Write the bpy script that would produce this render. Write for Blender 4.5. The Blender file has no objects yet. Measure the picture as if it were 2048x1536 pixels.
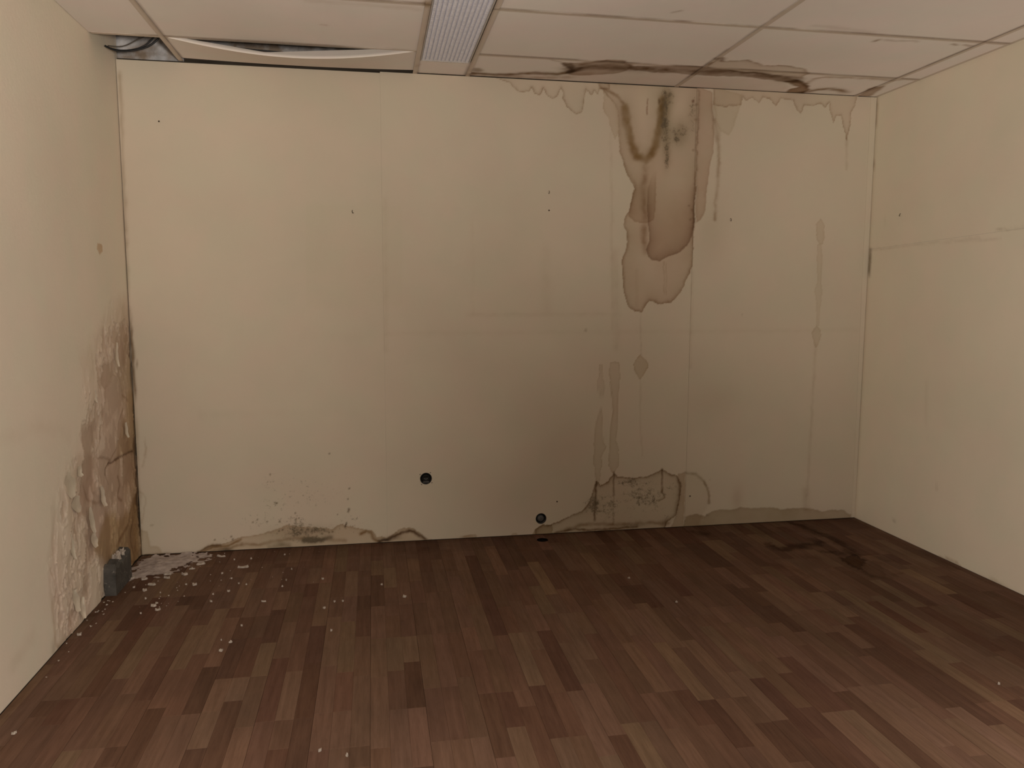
import bpy, bmesh, math, random
import numpy as np
from mathutils import Matrix, Vector

random.seed(7)
rng = np.random.default_rng(7)
C = bpy.context.scene.collection

# ---------------------------------------------------------------- dimensions (metres)
XL, XR = -1.2574, 3.0095          # left / right wall planes
YB, YF = 4.3650, -2.20            # back wall plane / wall behind the camera
ZC = 2.5950                       # underside of the suspended ceiling grid
SLAB = 3.05                       # concrete slab above the plenum

# ---------------------------------------------------------------- camera
cam_d = bpy.data.cameras.new('camera'); cam = bpy.data.objects.new('camera', cam_d); C.objects.link(cam)
cam_d.sensor_width = 36.0; cam_d.lens = 27.2556; cam_d.clip_start = 0.02
fw = Vector((0.17539572, 0.97807146, -0.11230564)); rt = Vector((0.98434219, -0.17625272, 0.00232986)); up = rt.cross(fw)
M3 = Matrix((rt, up, -fw)).transposed()
cam.matrix_world = Matrix.Translation((0, 0, 1.40)) @ M3.to_4x4()
bpy.context.scene.camera = cam

# ---------------------------------------------------------------- world, lights, exposure
sc = bpy.context.scene
sc.view_settings.view_transform = 'Standard'; sc.view_settings.look = 'None'
sc.view_settings.exposure = 0.0; sc.view_settings.gamma = 1.0; sc.view_settings.use_curve_mapping = False
w = bpy.data.worlds.new('world'); sc.world = w; w.use_nodes = True
bg = w.node_tree.nodes['Background']; bg.inputs[0].default_value = (0.9, 0.95, 1.0, 1); bg.inputs[1].default_value = 0.02

def area(name, loc, size, power, col, aim, spread=180):
    d = bpy.data.lights.new(name, 'AREA'); d.shape = 'RECTANGLE'; d.size, d.size_y = size
    d.energy = power; d.color = col; d.spread = math.radians(spread)
    o = bpy.data.objects.new(name, d); C.objects.link(o); o.location = loc
    o.rotation_euler = (Vector(aim) - Vector(loc)).to_track_quat('-Z', 'Y').to_euler(); return o
# unseen fill lights added from four points, beside the camera and left and right
LC = (1.0, .91, .81)
HC, HL, HH, HR = (.3, -.2, 1.5), (-1.0, 1.2, 1.0), (-1.0, 1.2, 2.0), (2.75, 1.2, 1.0)
for p, aim, pw in ((HC, (-1.2, 4.3, 2.6), 11.0), (HC, (-.7, 2.0, 0), 10.2), (HC, (3, 4.3, 2.6), 5.4),
                       (HC, (.8, 2.5, 2.6), 1.2), (HL, (1.8, 1.8, 0), 6.4), (HL, (-.7, 2.0, 0), 1.6), (HL, (.8, 2.5, 2.6), 3.3),
                       (HH, (-1.2, 4.3, 2.6), 1.6), (HR, (1.8, 1.8, 0), 3.8), (HR, (3, 4.3, 2.6), 2.2), (HR, (3, 3.0, .5), .8)):
    area('fill_light', p, (.25, .25), pw, LC, aim, 75)


# ---------------------------------------------------------------- numpy field helpers
_tab = rng.random((64, 64))
def vnoise(x, y):
    xi = np.floor(x).astype(int); yi = np.floor(y).astype(int); fx = x - xi; fy = y - yi
    fx = fx*fx*(3-2*fx); fy = fy*fy*(3-2*fy)
    t = lambda a, b: _tab[a & 63, b & 63]
    return (t(xi, yi)*(1-fx)+t(xi+1, yi)*fx)*(1-fy) + (t(xi, yi+1)*(1-fx)+t(xi+1, yi+1)*fx)*fy
def fbm(x, y, s=1.0, o=4, seed=0):
    r = 0; a = 0.5; n = 0
    for k in range(o):
        r = r + a*vnoise(x*s+17.3*k+seed*7.1, y*s+9.7*k+seed*3.3); n += a; a *= 0.5; s *= 2.03
    return r/n
def sstep(a, b, x):
    t = np.clip((x-a)/(b-a), 0, 1); return t*t*(3-2*t)
def seg_d2(x, y, p, q):
    dx, dy = q[0]-p[0], q[1]-p[1]; L = dx*dx+dy*dy+1e-12
    t = np.clip(((x-p[0])*dx+(y-p[1])*dy)/L, 0, 1)
    return (x-p[0]-t*dx)**2+(y-p[1]-t*dy)**2
def near(x, y, pts, m):
    a = np.array(pts); return (x > a[:, 0].min()-m) & (x < a[:, 0].max()+m) & (y > a[:, 1].min()-m) & (y < a[:, 1].max()+m)
def sdf(x, y, poly, m=0.15):
    """signed distance to a polygon, negative inside; only worked out near it"""
    out = np.full(x.shape, 9.0); k = near(x, y, poly, m)
    if not k.any(): return out
    px, py = x[k], y[k]; d = np.full(px.shape, 1e9); ins = np.zeros(px.shape, bool)
    for a, b in zip(poly, poly[1:]+poly[:1]):
        d = np.minimum(d, seg_d2(px, py, a, b))
        if abs(a[1]-b[1]) > 1e-12:
            c = ((a[1] > py) != (b[1] > py)) & (px < (b[0]-a[0])*(py-a[1])/(b[1]-a[1])+a[0]); ins ^= c
    d = np.sqrt(d); out[k] = np.where(ins, -d, d); return out
def ldist(x, y, line, m=0.15):
    out = np.full(x.shape, 9.0); k = near(x, y, line, m)
    if not k.any(): return out
    px, py = x[k], y[k]; d = np.full(px.shape, 1e9)
    for a, b in zip(line, line[1:]): d = np.minimum(d, seg_d2(px, py, a, b))
    out[k] = np.sqrt(d); return out

class Stain:
    """collects the tint (a multiplier on the paint colour) and the mould density at a set of surface points"""
    def __init__(s, x, y, wob=0.006, ws=30, gain=1.0):
        s.g = gain
        s.x0, s.y0 = x, y
        s.x = x+wob*2*(fbm(x, y, ws, 3, 1)-.5)+wob*.9*(fbm(x, y, ws*3.3, 2, 3)-.5); s.y = y+wob*2*(fbm(x, y, ws, 3, 2)-.5)+wob*.9*(fbm(x, y, ws*3.3, 2, 4)-.5)
        s.t = np.ones(x.shape+(3,)); s.m = np.zeros(x.shape)
    def mul(s, a, col):
        a = np.clip(a, 0, 1)[..., None]; s.t *= (1-a)+a*np.array(col)
    def area(s, poly, fill=.3, rim=.5, rw=.012, soft=.002, col=(.62, .52, .42), rimcol=None, broad=0, grad=None):
        fill *= s.g; rim *= s.g*1.35; broad *= s.g
        d = sdf(s.x, s.y, poly); m = 1-sstep(-soft, soft, d)
        n = .75+.5*fbm(s.x, s.y, 9, 3, 5)
        f = fill*m*n
        if grad is not None: f = f*grad(s.x, s.y)
        s.mul(f, col)
        r = m*(.55*np.exp(-np.maximum(-d, 0)/rw)+.75*np.exp(-np.maximum(-d, 0)/(rw*.45)))*rim*(1 if grad is None else grad(s.x, s.y))*(.6+.8*fbm(s.x, s.y, 14, 2, 8))
        if broad: r = r+m*np.exp(-np.maximum(-d, 0)/(rw*5))*broad
        s.mul(r, rimcol or col); return m
    def line(s, pts, wid=.006, a=.6, col=(.5, .4, .3), p=2, br=.6):
        d = ldist(s.x, s.y, pts); s.mul(min(a*s.g, max(a, .92))*np.exp(-(d/wid)**p)*(1-br+2*br*fbm(s.x, s.y, 25, 2, 11)), col)
    def blob(s, c, r, a, col=(.6, .5, .4), hard=1.0):
        q = ((s.x-c[0])/r[0])**2+((s.y-c[1])/r[1])**2; s.mul(a*np.exp(-q**hard), col)
    def mould(s, c, r, a, hard=1.0):
        q = ((s.x-c[0])/r[0])**2+((s.y-c[1])/r[1])**2; s.m = np.maximum(s.m, a*np.exp(-q**hard))

# ---------------------------------------------------------------- mesh helpers
def link(o, parent=None):
    C.objects.link(o)
    if parent is not None: o.parent = parent
    return o
def props(o, label=None, cat=None, group=None, kind=None):
    for k, v in (('label', label), ('category', cat), ('group', group), ('kind', kind)):
        if v: o[k] = v
    return o
def from_np(name, V, F, mat, parent=None, tint=None, mould=None, smooth=True):
    me = bpy.data.meshes.new(name); F = np.asarray(F, np.int32); n = F.shape[1]
    me.vertices.add(len(V)); me.vertices.foreach_set('co', np.asarray(V, np.float32).ravel())
    me.loops.add(F.size); me.loops.foreach_set('vertex_index', F.ravel())
    me.polygons.add(len(F)); me.polygons.foreach_set('loop_start', np.arange(0, F.size, n, dtype=np.int32))
    me.update(calc_edges=True)
    me.polygons.foreach_set('use_smooth', np.full(len(F), smooth))
    if tint is not None:
        a = me.attributes.new('tint', 'FLOAT_COLOR', 'POINT')
        a.data.foreach_set('color', np.c_[tint.reshape(-1, 3), np.ones(len(V))].astype(np.float32).ravel())
    if mould is not None:
        a = me.attributes.new('mould', 'FLOAT', 'POINT'); a.data.foreach_set('value', mould.ravel().astype(np.float32))
    me.materials.append(mat); me.validate()
    return link(bpy.data.objects.new(name, me), parent)
def bm_obj(name, bm, mat, parent=None, smooth=False):
    me = bpy.data.meshes.new(name); bmesh.ops.recalc_face_normals(bm, faces=bm.faces); bm.to_mesh(me); bm.free(); me.materials.append(mat)
    if smooth:
        for p in me.polygons: p.use_smooth = True
    return link(bpy.data.objects.new(name, me), parent)
def add_box(bm, a, b, bev=0):
    r = bmesh.ops.create_cube(bm, size=1); vs = r['verts']
    for v in vs: v.co = Vector([a[i]+(v.co[i]+.5)*(b[i]-a[i]) for i in range(3)])
    if bev: bmesh.ops.bevel(bm, geom=list({e for v in vs for e in v.link_edges}), offset=bev, segments=2, affect='EDGES', profile=.6)
def box(name, a, b, mat, parent=None, bev=0):
    bm = bmesh.new(); add_box(bm, a, b, bev); return bm_obj(name, bm, mat, parent)
def tube(name, pts, r, mat, parent=None, seg=8, sub=6):
    cu = bpy.data.curves.new(name, 'CURVE'); cu.dimensions = '3D'; cu.bevel_depth = r; cu.bevel_resolution = 2; cu.use_fill_caps = True
    s = cu.splines.new('NURBS'); s.points.add(len(pts)-1); s.use_endpoint_u = True; s.order_u = 3; s.resolution_u = sub
    for p, q in zip(s.points, pts): p.co = (*q, 1)
    o = bpy.data.objects.new(name, cu); dg = bpy.context.evaluated_depsgraph_get(); C.objects.link(o); dg.update()
    me = bpy.data.meshes.new_from_object(o.evaluated_get(dg)); bpy.data.objects.remove(o); bpy.data.curves.remove(cu)
    me.materials.clear(); me.materials.append(mat)
    for p in me.polygons: p.use_smooth = True
    me.name = name; return link(bpy.data.objects.new(name, me), parent)
def lathe(bm, prof, seg=32, axis='Y', c=(0, 0, 0)):
    rows = []
    for r, h in prof:
        rows.append([bm.verts.new((c[0]+r*math.cos(2*math.pi*k/seg), c[1]+h, c[2]+r*math.sin(2*math.pi*k/seg)) if axis == 'Y'
                     else (c[0]+r*math.cos(2*math.pi*k/seg), c[1]+r*math.sin(2*math.pi*k/seg), c[2]+h)) for k in range(seg)])
    for A, B in zip(rows, rows[1:]):
        for k in range(seg): bm.faces.new((A[k], A[(k+1) % seg], B[(k+1) % seg], B[k]))
    if prof[0][0] < 1e-4: pass
    return rows
def axis_pts(a, b, fine, coarse, zones):
    """1-D grid from a to b: step `fine` inside the zones, `coarse` elsewhere"""
    out = [a]; x = a
    while x < b-1e-6:
        st = fine if any(z0-fine <= x <= z1 for z0, z1 in zones) else coarse
        for z0, z1 in zones:
            if x < z0-1e-6 and x+st > z0: st = min(st, max(z0-x, fine))
        x = min(b, x+st); out.append(x)
    if len(out) > 2 and out[-1]-out[-2] < fine*.3: out.pop(-2)
    return np.array(out)
def quads(nu, nv):
    i = np.arange(nu-1)[:, None]*nv+np.arange(nv-1)[None, :]; i = i.ravel()
    return np.c_[i, i+nv, i+nv+1, i+1]

# ---------------------------------------------------------------- materials
def mat(name, col=(.5, .5, .5), rough=.6, spec=.3, metal=0):
    m = bpy.data.materials.new(name); m.use_nodes = True; nt = m.node_tree; b = nt.nodes['Principled BSDF']
    b.inputs['Base Color'].default_value = (*col, 1); b.inputs['Roughness'].default_value = rough
    b.inputs['Specular IOR Level'].default_value = spec; b.inputs['Metallic'].default_value = metal
    return m, nt, b
def N(nt, t, **kw):
    n = nt.nodes.new(t)
    for k, v in kw.items():
        if k in n.inputs: n.inputs[k].default_value = v
        else: setattr(n, k, v)
    return n
def L(nt, a, b): nt.links.new(a, b)
def mix(nt, fac, a, b, mode='MIX'):
    n = N(nt, 'ShaderNodeMix', data_type='RGBA', blend_type=mode)
    for s, v in ((0, fac), (6, a), (7, b)):
        if hasattr(v, 'links'): L(nt, v, n.inputs[s])
        else: n.inputs[s].default_value = v if s == 0 else (*v, 1)
    return n.outputs[2]
def ramp(nt, src, p0, p1, c0=(0, 0, 0), c1=(1, 1, 1)):
    r = N(nt, 'ShaderNodeValToRGB'); r.color_ramp.elements[0].position = p0; r.color_ramp.elements[1].position = p1
    r.color_ramp.elements[0].color = (*c0, 1); r.color_ramp.elements[1].color = (*c1, 1); L(nt, src, r.inputs[0]); return r.outputs[0]
def noise(nt, scale, detail=4, vec=None, rough=.55):
    n = N(nt, 'ShaderNodeTexNoise', Scale=scale, Detail=detail, Roughness=rough)
    if vec is not None: L(nt, vec, n.inputs['Vector'])
    return n.outputs['Fac']
def bump(nt, b, h, dist=.001, st=.5):
    n = N(nt, 'ShaderNodeBump', Strength=st, Distance=dist); L(nt, h, n.inputs['Height']); L(nt, n.outputs[0], b.inputs['Normal'])
def gpos(nt): return N(nt, 'ShaderNodeNewGeometry').outputs['Position']

PAINT = (.62, .55, .43)
def paint_mat(name, col, rough=.7, spec=.25, grain=.4, mottle=.06, bs=140, bd=.0006, mould_col=(.145, .112, .07), plain=False):
    """painted plasterboard; the tint attribute carries its water stains, the mould attribute where mould specks grow"""
    m, nt, b = mat(name, col, rough, spec); P = gpos(nt)
    big = noise(nt, 2.3, 3, P); c = mix(nt, big, tuple(v*(1-mottle) for v in col), tuple(min(1, v*(1+mottle)) for v in col))
    hue = noise(nt, 5.1, 2, P); c = mix(nt, ramp(nt, hue, .35, .65), c, mix(nt, 1.0, c, (1.03, .985, 1.0), 'MULTIPLY'))
    if plain: L(nt, c, b.inputs['Base Color']); bump(nt, b, noise(nt, bs, 5, P), bd, grain); return m
    t = N(nt, 'ShaderNodeAttribute', attribute_name='tint'); c = mix(nt, 1.0, c, t.outputs['Color'], 'MULTIPLY')
    mo = N(nt, 'ShaderNodeAttribute', attribute_name='mould')
    sp = noise(nt, 185, 4, P, .75); sp2 = noise(nt, 40, 3, P, .55)
    ad = N(nt, 'ShaderNodeMath', operation='MULTIPLY'); L(nt, sp, ad.inputs[0]); L(nt, sp2, ad.inputs[1])
    th = N(nt, 'ShaderNodeMath', operation='MULTIPLY_ADD'); L(nt, mo.outputs['Fac'], th.inputs[0]); th.inputs[1].default_value = .262; L(nt, ad.outputs[0], th.inputs[2])
    k = ramp(nt, th.outputs[0], .39, .56)
    gate = N(nt, 'ShaderNodeMath', operation='MULTIPLY'); L(nt, k, gate.inputs[0]); L(nt, ramp(nt, mo.outputs['Fac'], .02, .25), gate.inputs[1])
    c = mix(nt, gate.outputs[0], c, mould_col); L(nt, c, b.inputs['Base Color'])
    bump(nt, b, noise(nt, bs, 5, P), bd, grain); return m
M_back = paint_mat('painted_plasterboard', PAINT)
M_right = paint_mat('painted_board_side', (.86, .80, .65))
M_left = paint_mat('old_plaster_paint', (.83, .765, .63), grain=.7, bs=60, bd=.0012)
M_tile = paint_mat('mineral_ceiling_tile', (.83, .78, .72), .9, .1, .5, .06, 320, .0008)
M_tee = paint_mat('painted_steel_tee', (.60, .525, .44), .55, .3, .1, .10)
M_front = paint_mat('painted_wall_behind', PAINT, plain=True)
M_batten = paint_mat('painted_batten', (.64, .57, .445), plain=True)
M_lam = paint_mat('laminate_near', (.11, .06, .038), .5, .3, .2, plain=True)
M_raw, _n, _b = mat('raw_board_edge', (.30, .26, .22), .9, .1); bump(_n, _b, noise(_n, 90, 4), .002, .6)
M_dark, _n, _b = mat('cavity_dark', (.05, .042, .035), .95, .05); L(_n, ramp(_n, noise(_n, 14, 3), .3, .7, (.03, .025, .02), (.08, .065, .05)), _b.inputs['Base Color'])
M_conc, _n, _b = mat('bare_concrete', (.3, .28, .27), .9, .1); _P = gpos(_n)
_c = ramp(_n, noise(_n, 9, 5, _P), .38, .64, (.085, .075, .066), (.24, .225, .215)); _c = mix(_n, ramp(_n, noise(_n, 4, 3, _P), .45, .7), _c, (.15, .115, .085)); L(_n, _c, _b.inputs['Base Color']); bump(_n, _b, noise(_n, 30, 5, _P), .01, .8)
M_plen, _n, _b = mat('grey_render', (.5, .5, .5), .9, .1); _P = gpos(_n)
_c = ramp(_n, noise(_n, 10, 5, _P), .36, .66, (.36, .35, .35), (.66, .65, .66)); _z = N(_n, 'ShaderNodeSeparateXYZ'); L(_n, _P, _z.inputs[0])
_c = mix(_n, ramp(_n, noise(_n, 7, 4, _P), .46, .62), _c, (.30, .235, .18)); L(_n, _c, _b.inputs['Base Color']); bump(_n, _b, noise(_n, 30, 5, _P), .01, .8)
M_cable, _n, _b = mat('black_cable_sheath', (.012, .012, .013), .5, .4); bump(_n, _b, noise(_n, 300, 2), .0003, .3)
M_cableg, _n, _b = mat('grey_cable_sheath', (.10, .085, .07), .6, .3); bump(_n, _b, noise(_n, 300, 2), .0003, .3)
M_black, _n, _b = mat('black_plastic', (.016, .015, .014), .45, .4); L(_n, ramp(_n, noise(_n, 120, 3), .3, .8, (.010, .0095, .009), (.04, .037, .033)), _b.inputs['Base Color'])
M_pit, _n, _b = mat('hole_black', (.004, .003, .003), .9, .05); bump(_n, _b, noise(_n, 200, 3), .0005, .3)
M_grey, _n, _b = mat('grey_metal_lug', (.14, .135, .13), .45, .5, .3); bump(_n, _b, noise(_n, 200, 3), .0005, .3)
M_skirt, _n, _b = mat('grey_skirting', (.12, .118, .112), .65, .3); _P = gpos(_n)
_c = ramp(_n, noise(_n, 18, 4, _P), .3, .75, (.046, .043, .039), (.108, .101, .091)); _c = mix(_n, ramp(_n, noise(_n, 60, 3, _P), .62, .72), _c, (.26, .23, .20)); L(_n, _c, _b.inputs['Base Color']); bump(_n, _b, noise(_n, 80, 4, _P), .002, .6)
M_flake, _n, _b = mat('plaster_flake', (.62, .54, .46), .9, .1); L(_n, ramp(_n, noise(_n, 40, 3, gpos(_n)), .3, .7, (.34, .29, .24), (.55, .48, .42)), _b.inputs['Base Color'])
M_dust, _n, _b = mat('plaster_dust', (.45, .38, .34), .95, .05); L(_n, ramp(_n, noise(_n, 30, 5, gpos(_n)), .3, .7, (.32, .27, .25), (.58, .51, .475)), _b.inputs['Base Color']); bump(_n, _b, noise(_n, 140, 4, gpos(_n)), .003, .8)
M_frame, _n, _b = mat('white_enamel_frame', (.50, .46, .42), .5, .4); bump(_n, _b, noise(_n, 60, 3), .0004, .2)
M_nail, _n, _b = mat('rusty_steel', (.05, .035, .022), .6, .3, .5); L(_n, ramp(_n, noise(_n, 900, 3), .3, .7, (.02, .014, .01), (.09, .06, .035)), _b.inputs['Base Color'])
# ribbed prismatic acrylic lens: a fine cross pattern over the moulded ribs
M_lens, _n, _b = mat('prismatic_acrylic', (.80, .80, .84), .40, .4); _P = gpos(_n)
_x = N(_n, 'ShaderNodeSeparateXYZ'); L(_n, _P, _x.inputs[0])
_w = N(_n, 'ShaderNodeTexWave', Scale=36, Distortion=.15, bands_direction='Y'); L(_n, _P, _w.inputs[0]); _w.inputs['Detail'].default_value = 1
L(_n, mix(_n, ramp(_n, noise(_n, 60, 3, _P), .3, .75), (.70, .71, .80), (.90, .91, .99)), _b.inputs['Base Color']); bump(_n, _b, _w.outputs['Fac'], .0012, .5)

def wood(name, src):
    m, nt, b = mat(name, (.1, .05, .03), .65, .08); P = gpos(nt)
    mp = N(nt, 'ShaderNodeMapping'); mp.inputs['Scale'].default_value = (1, .07, 1); oi = N(nt, 'ShaderNodeObjectInfo')
    L(nt, P, mp.inputs[0]); ad = N(nt, 'ShaderNodeVectorMath', operation='ADD'); L(nt, mp.outputs[0], ad.inputs[0])
    sc_ = N(nt, 'ShaderNodeVectorMath', operation='SCALE'); sc_.inputs[3].default_value = 7.0
    cb = N(nt, 'ShaderNodeCombineXYZ'); L(nt, oi.outputs['Random'], cb.inputs[0]); L(nt, cb.outputs[0], sc_.inputs[0]); L(nt, sc_.outputs[0], ad.inputs[1])
    g1 = noise(nt, 55, 5, ad.outputs[0], .65); g2 = noise(nt, 260, 3, ad.outputs[0], .6)
    base = oi.outputs['Color'] if src == 'object' else N(nt, 'ShaderNodeAttribute', attribute_name='wood').outputs['Color']
    c = mix(nt, ramp(nt, g1, .3, .72), mix(nt, 1.0, base, (.78, .76, .74), 'MULTIPLY'), mix(nt, 1.0, base, (1.16, 1.17, 1.18), 'MULTIPLY'))
    c = mix(nt, ramp(nt, g2, .55, .75), c, mix(nt, 1.0, c, (.80, .78, .76), 'MULTIPLY'))
    c = mix(nt, ramp(nt, noise(nt, 3.1, 4, P), .35, .7), c, mix(nt, 1.0, c, (.86, .88, .90), 'MULTIPLY'))     # worn, dusty areas
    if src == 'object':
        t = N(nt, 'ShaderNodeAttribute', attribute_name='tint')
    else: t = N(nt, 'ShaderNodeAttribute', attribute_name='tint')
    c = mix(nt, 1.0, c, t.outputs['Color'], 'MULTIPLY'); L(nt, c, b.inputs['Base Color'])
    L(nt, ramp(nt, noise(nt, 8, 4, P), .3, .7, (.58, .58, .58), (.72, .72, .72)), b.inputs['Roughness'])
    bump(nt, b, g1, .0005, .25); return m
M_stave = wood('laminate_stave', 'object'); M_stuff = wood('laminate_far_staves', 'mesh')

# ================================================================ back wall: three boards with recessed joints
SEAM1, SEAM2, TRIM0 = 0.061, 1.860, 2.968
wall_back = box('wall_back', (XL-.1, YB+.060, -.05), (XR+.1, YB+.16, SLAB), M_conc); props(wall_back, kind='structure')
HOLES = [([(0.284, 0.363)], .0335), ([(0.959, 0.095)], .0315)]
HOLES = [((c[0][0], c[0][1]), r) for c, r in HOLES]

def back_stains(X, Z):
    s = Stain(X, Z, .0065, 26, 1.5); B = (.60, .50, .40); PK = (.80, .66, .58)
    # ---- the big run under the leak, stage by stage
    O1 = [(1.268, 2.594), (1.320, 2.527), (1.373, 2.482), (1.391, 2.429), (1.396, 2.332), (1.403, 2.214), (1.425, 2.160), (1.450, 2.095), (1.486, 2.042), (1.498, 2.009), (1.478, 1.953), (1.465, 1.887), (1.442, 1.859), (1.434, 1.809), (1.450, 1.776), (1.459, 1.720), (1.452, 1.675), (1.433, 1.630), (1.427, 1.586), (1.437, 1.518), (1.438, 1.462), (1.457, 1.394), (1.470, 1.343), (1.513, 1.312), (1.555, 1.309), (1.578, 1.349), (1.601, 1.377), (1.644, 1.366), (1.656, 1.358), (1.741, 1.366), (1.788, 1.423), (1.811, 1.458), (1.834, 1.521), (1.863, 1.573), (1.867, 1.895), (1.871, 2.230), (1.868, 2.623)]
    s.area(O1, .36, .40, .012, col=(.74, .62, .53), rimcol=(.55, .45, .36), broad=.16, grad=lambda x, y: .50+.50*(1-sstep([(1.626, 2.089)][0][1], [(1.619, 2.384)][0][1], y)))
    O2 = [(1.498, 2.042), (1.478, 1.953), (1.466, 1.865), (1.502, 1.827), (1.567, 1.824), (1.620, 1.845), (1.628, 2.001), (1.625, 2.144), (1.577, 2.176), (1.495, 2.173), (1.449, 2.139)]
    fade = 1-sstep([(1.510, 1.998)][0][1], [(1.507, 2.163)][0][1], s.y)
    s.area(O2, .34, .25, .008, col=(.66, .55, .44), grad=lambda x, y: 1-sstep([(1.511, 1.976)][0][1], [(1.507, 2.163)][0][1], y))
    I1 = [(1.625, 2.144), (1.593, 2.078), (1.577, 2.000), (1.578, 1.889), (1.586, 1.789), (1.593, 1.722), (1.574, 1.677), (1.583, 1.638), (1.608, 1.615), (1.662, 1.608), (1.698, 1.628), (1.781, 1.657), (1.829, 1.703), (1.858, 1.749), (1.869, 1.850), (1.868, 2.141), (1.814, 2.183), (1.695, 2.169)]
    d = sdf(s.x, s.y, I1); m = (1-sstep(-.003, .003, d))*(1-sstep([(1.631, 1.890)][0][1], [(1.625, 2.133)][0][1], s.y))
    s.mul(m*.55*np.exp(-np.maximum(-d, 0)/.035), (.50, .40, .32)); s.mul(m*np.exp(-np.maximum(-d, 0)/.007)*.55, (.5, .4, .32))
    low = sstep([(1.626, 2.111)][0][1], [(1.638, 1.621)][0][1], s.y); s.mul(m*low*.45, (.66, .55, .46)); s.mul(m*.25, (.80, .66, .58))
    BR = [(1.560, 2.142), (1.550, 2.043), (1.556, 1.955), (1.567, 1.856), (1.557, 1.744), (1.567, 1.666)]
    s.line(BR, .020, .40, (.55, .44, .34)); 
    U = [(1.431, 2.468), (1.446, 2.367), (1.472, 2.270), (1.506, 2.204), (1.559, 2.184), (1.605, 2.226), (1.628, 2.309), (1.640, 2.385), (1.651, 2.516)]
    s.line(U, .024, .60, (.50, .40, .24), 3, .35); s.line(U, .05, .22, (.62, .52, .38), 2, .4)
    s.line([(1.416, 2.494), (1.383, 2.530), (1.337, 2.553), (1.285, 2.571)], .010, .5, (.55, .45, .34))
    s.blob([(1.518, 2.434)][0], (.10, .13), -.0, B)
    s.mul(.45*np.exp(-((s.x-[(1.535, 2.457)][0][0])/.05)**2-((s.y-[(1.534, 2.510)][0][1])/.16)**2), (1.14, 1.10, 1.06))
    # pink-brown strip right of the joint
    ST = [(1.869, 2.602), (1.952, 2.573), (1.960, 2.453), (1.975, 2.344), (1.970, 2.233), (1.955, 2.177), (1.941, 2.065), (1.932, 1.908), (1.909, 1.851), (1.878, 1.828), (1.871, 2.230)]
    s.area(ST, .40, .25, .008, col=(.70, .56, .48), rimcol=(.6, .48, .40), soft=.004)
    s.line([(1.976, 2.421), (2.002, 2.345), (2.009, 2.179), (2.004, 2.056), (1.996, 1.954), (1.995, 1.853)], .011, .42, (.58, .48, .40), 2, .5)
    s.line([(1.963, 2.508), (1.971, 2.388), (1.991, 2.311)], .012, .3, (.6, .5, .42))
    s.area([(1.957, 2.606), (2.134, 2.570), (2.130, 2.504), (2.111, 2.459), (2.098, 2.393), (2.066, 2.336), (2.014, 2.356), (1.982, 2.421)], .18, .20, .008, col=(.70, .62, .50), soft=.006)
    s.blob([(1.973, 1.784)][0], (.10, .16), .22, (.66, .56, .48))
    s.line([(1.872, 2.580), (1.873, 2.230), (1.871, 1.895), (1.866, 1.783)], .003, .30, (.4, .32, .25), 2, .5)
    # fringes under the ceiling
    FL = [(0.647, 2.605), (0.755, 2.574), (0.799, 2.540), (0.821, 2.520), (0.876, 2.528), (0.887, 2.549), (0.909, 2.519), (0.937, 2.510), (0.954, 2.552), (0.976, 2.512), (1.010, 2.497), (1.038, 2.509), (1.060, 2.557), (1.071, 2.500), (1.089, 2.459), (1.140, 2.418), (1.179, 2.431), (1.190, 2.495), (1.200, 2.559), (1.235, 2.523), (1.246, 2.556), (1.269, 2.530), (1.285, 2.563), (1.337, 2.565), (1.335, 2.650), (0.647, 2.646)]
    s.area(FL, .14, .42, .008, col=(.76, .66, .58), rimcol=(.56, .46, .38))
    s.area([(1.303, 2.558), (1.299, 2.457), (1.328, 2.410), (1.352, 2.331), (1.376, 2.289), (1.396, 2.322), (1.390, 2.429), (1.373, 2.482)], .24, .22, .008, col=(.72, .63, .52))
    FR = [(1.961, 2.508), (2.034, 2.495), (2.136, 2.510), (2.141, 2.560), (2.166, 2.539), (2.202, 2.557), (2.246, 2.526), (2.275, 2.566), (2.313, 2.557), (2.358, 2.514), (2.381, 2.560), (2.462, 2.552), (2.490, 2.498), (2.516, 2.482), (2.538, 2.528), (2.589, 2.524), (2.639, 2.543), (2.672, 2.522), (2.696, 2.552), (2.705, 2.496), (2.727, 2.435), (2.744, 2.475), (2.776, 2.482), (2.799, 2.409), (2.823, 2.336), (2.843, 2.434), (2.846, 2.502), (2.869, 2.537), (2.876, 2.605), (2.872, 2.672), (1.957, 2.628)]
    s.area(FR, .20, .42, .008, col=(.74, .61, .52), rimcol=(.56, .45, .37))
    s.line([(2.823, 2.336), (2.828, 2.170)], .008, .18, B)
    # patches and streaks near the ceiling
    s.mul(.4*np.exp(-((s.x-[(1.751, 2.509)][0][0])/.09)**2-((s.y-[(1.735, 2.476)][0][1])/.10)**2), (1.12, 1.08, 1.04))
    for c, r, a in (([(1.673, 2.495)], (.026, .085), 1.12), ([(1.672, 2.376)], (.028, .12), 1.12), ([(1.687, 2.223)], (.018, .08), 1.05), ([(1.745, 2.324)], (.045, .06), .86), ([(1.774, 2.347)], (.04, .065), .80), ([(1.697, 2.539)], (.025, .035), .95), ([(1.837, 2.448)], (.03, .10), .62), ([(1.575, 2.236)], (.03, .02), .35)):
        s.mould(c[0], r, a); s.blob(c[0], (r[0]*1.3, r[1]*1.15), .50*a, (.46, .41, .28))
    s.blob([(1.630, 2.509)][0], (.007, .016), .75, (.35, .25, .16), 2); s.blob([(1.840, 2.522)][0], (.008, .010), .8, (.35, .2, .14), 2)
    for q in [(1.843, 1.848), (1.849, 2.246), (1.832, 1.930), (1.853, 1.906), (1.861, 2.503), (1.859, 2.416)]: s.blob(q, (.009, .007), .5, (.5, .4, .32), 2)
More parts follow.
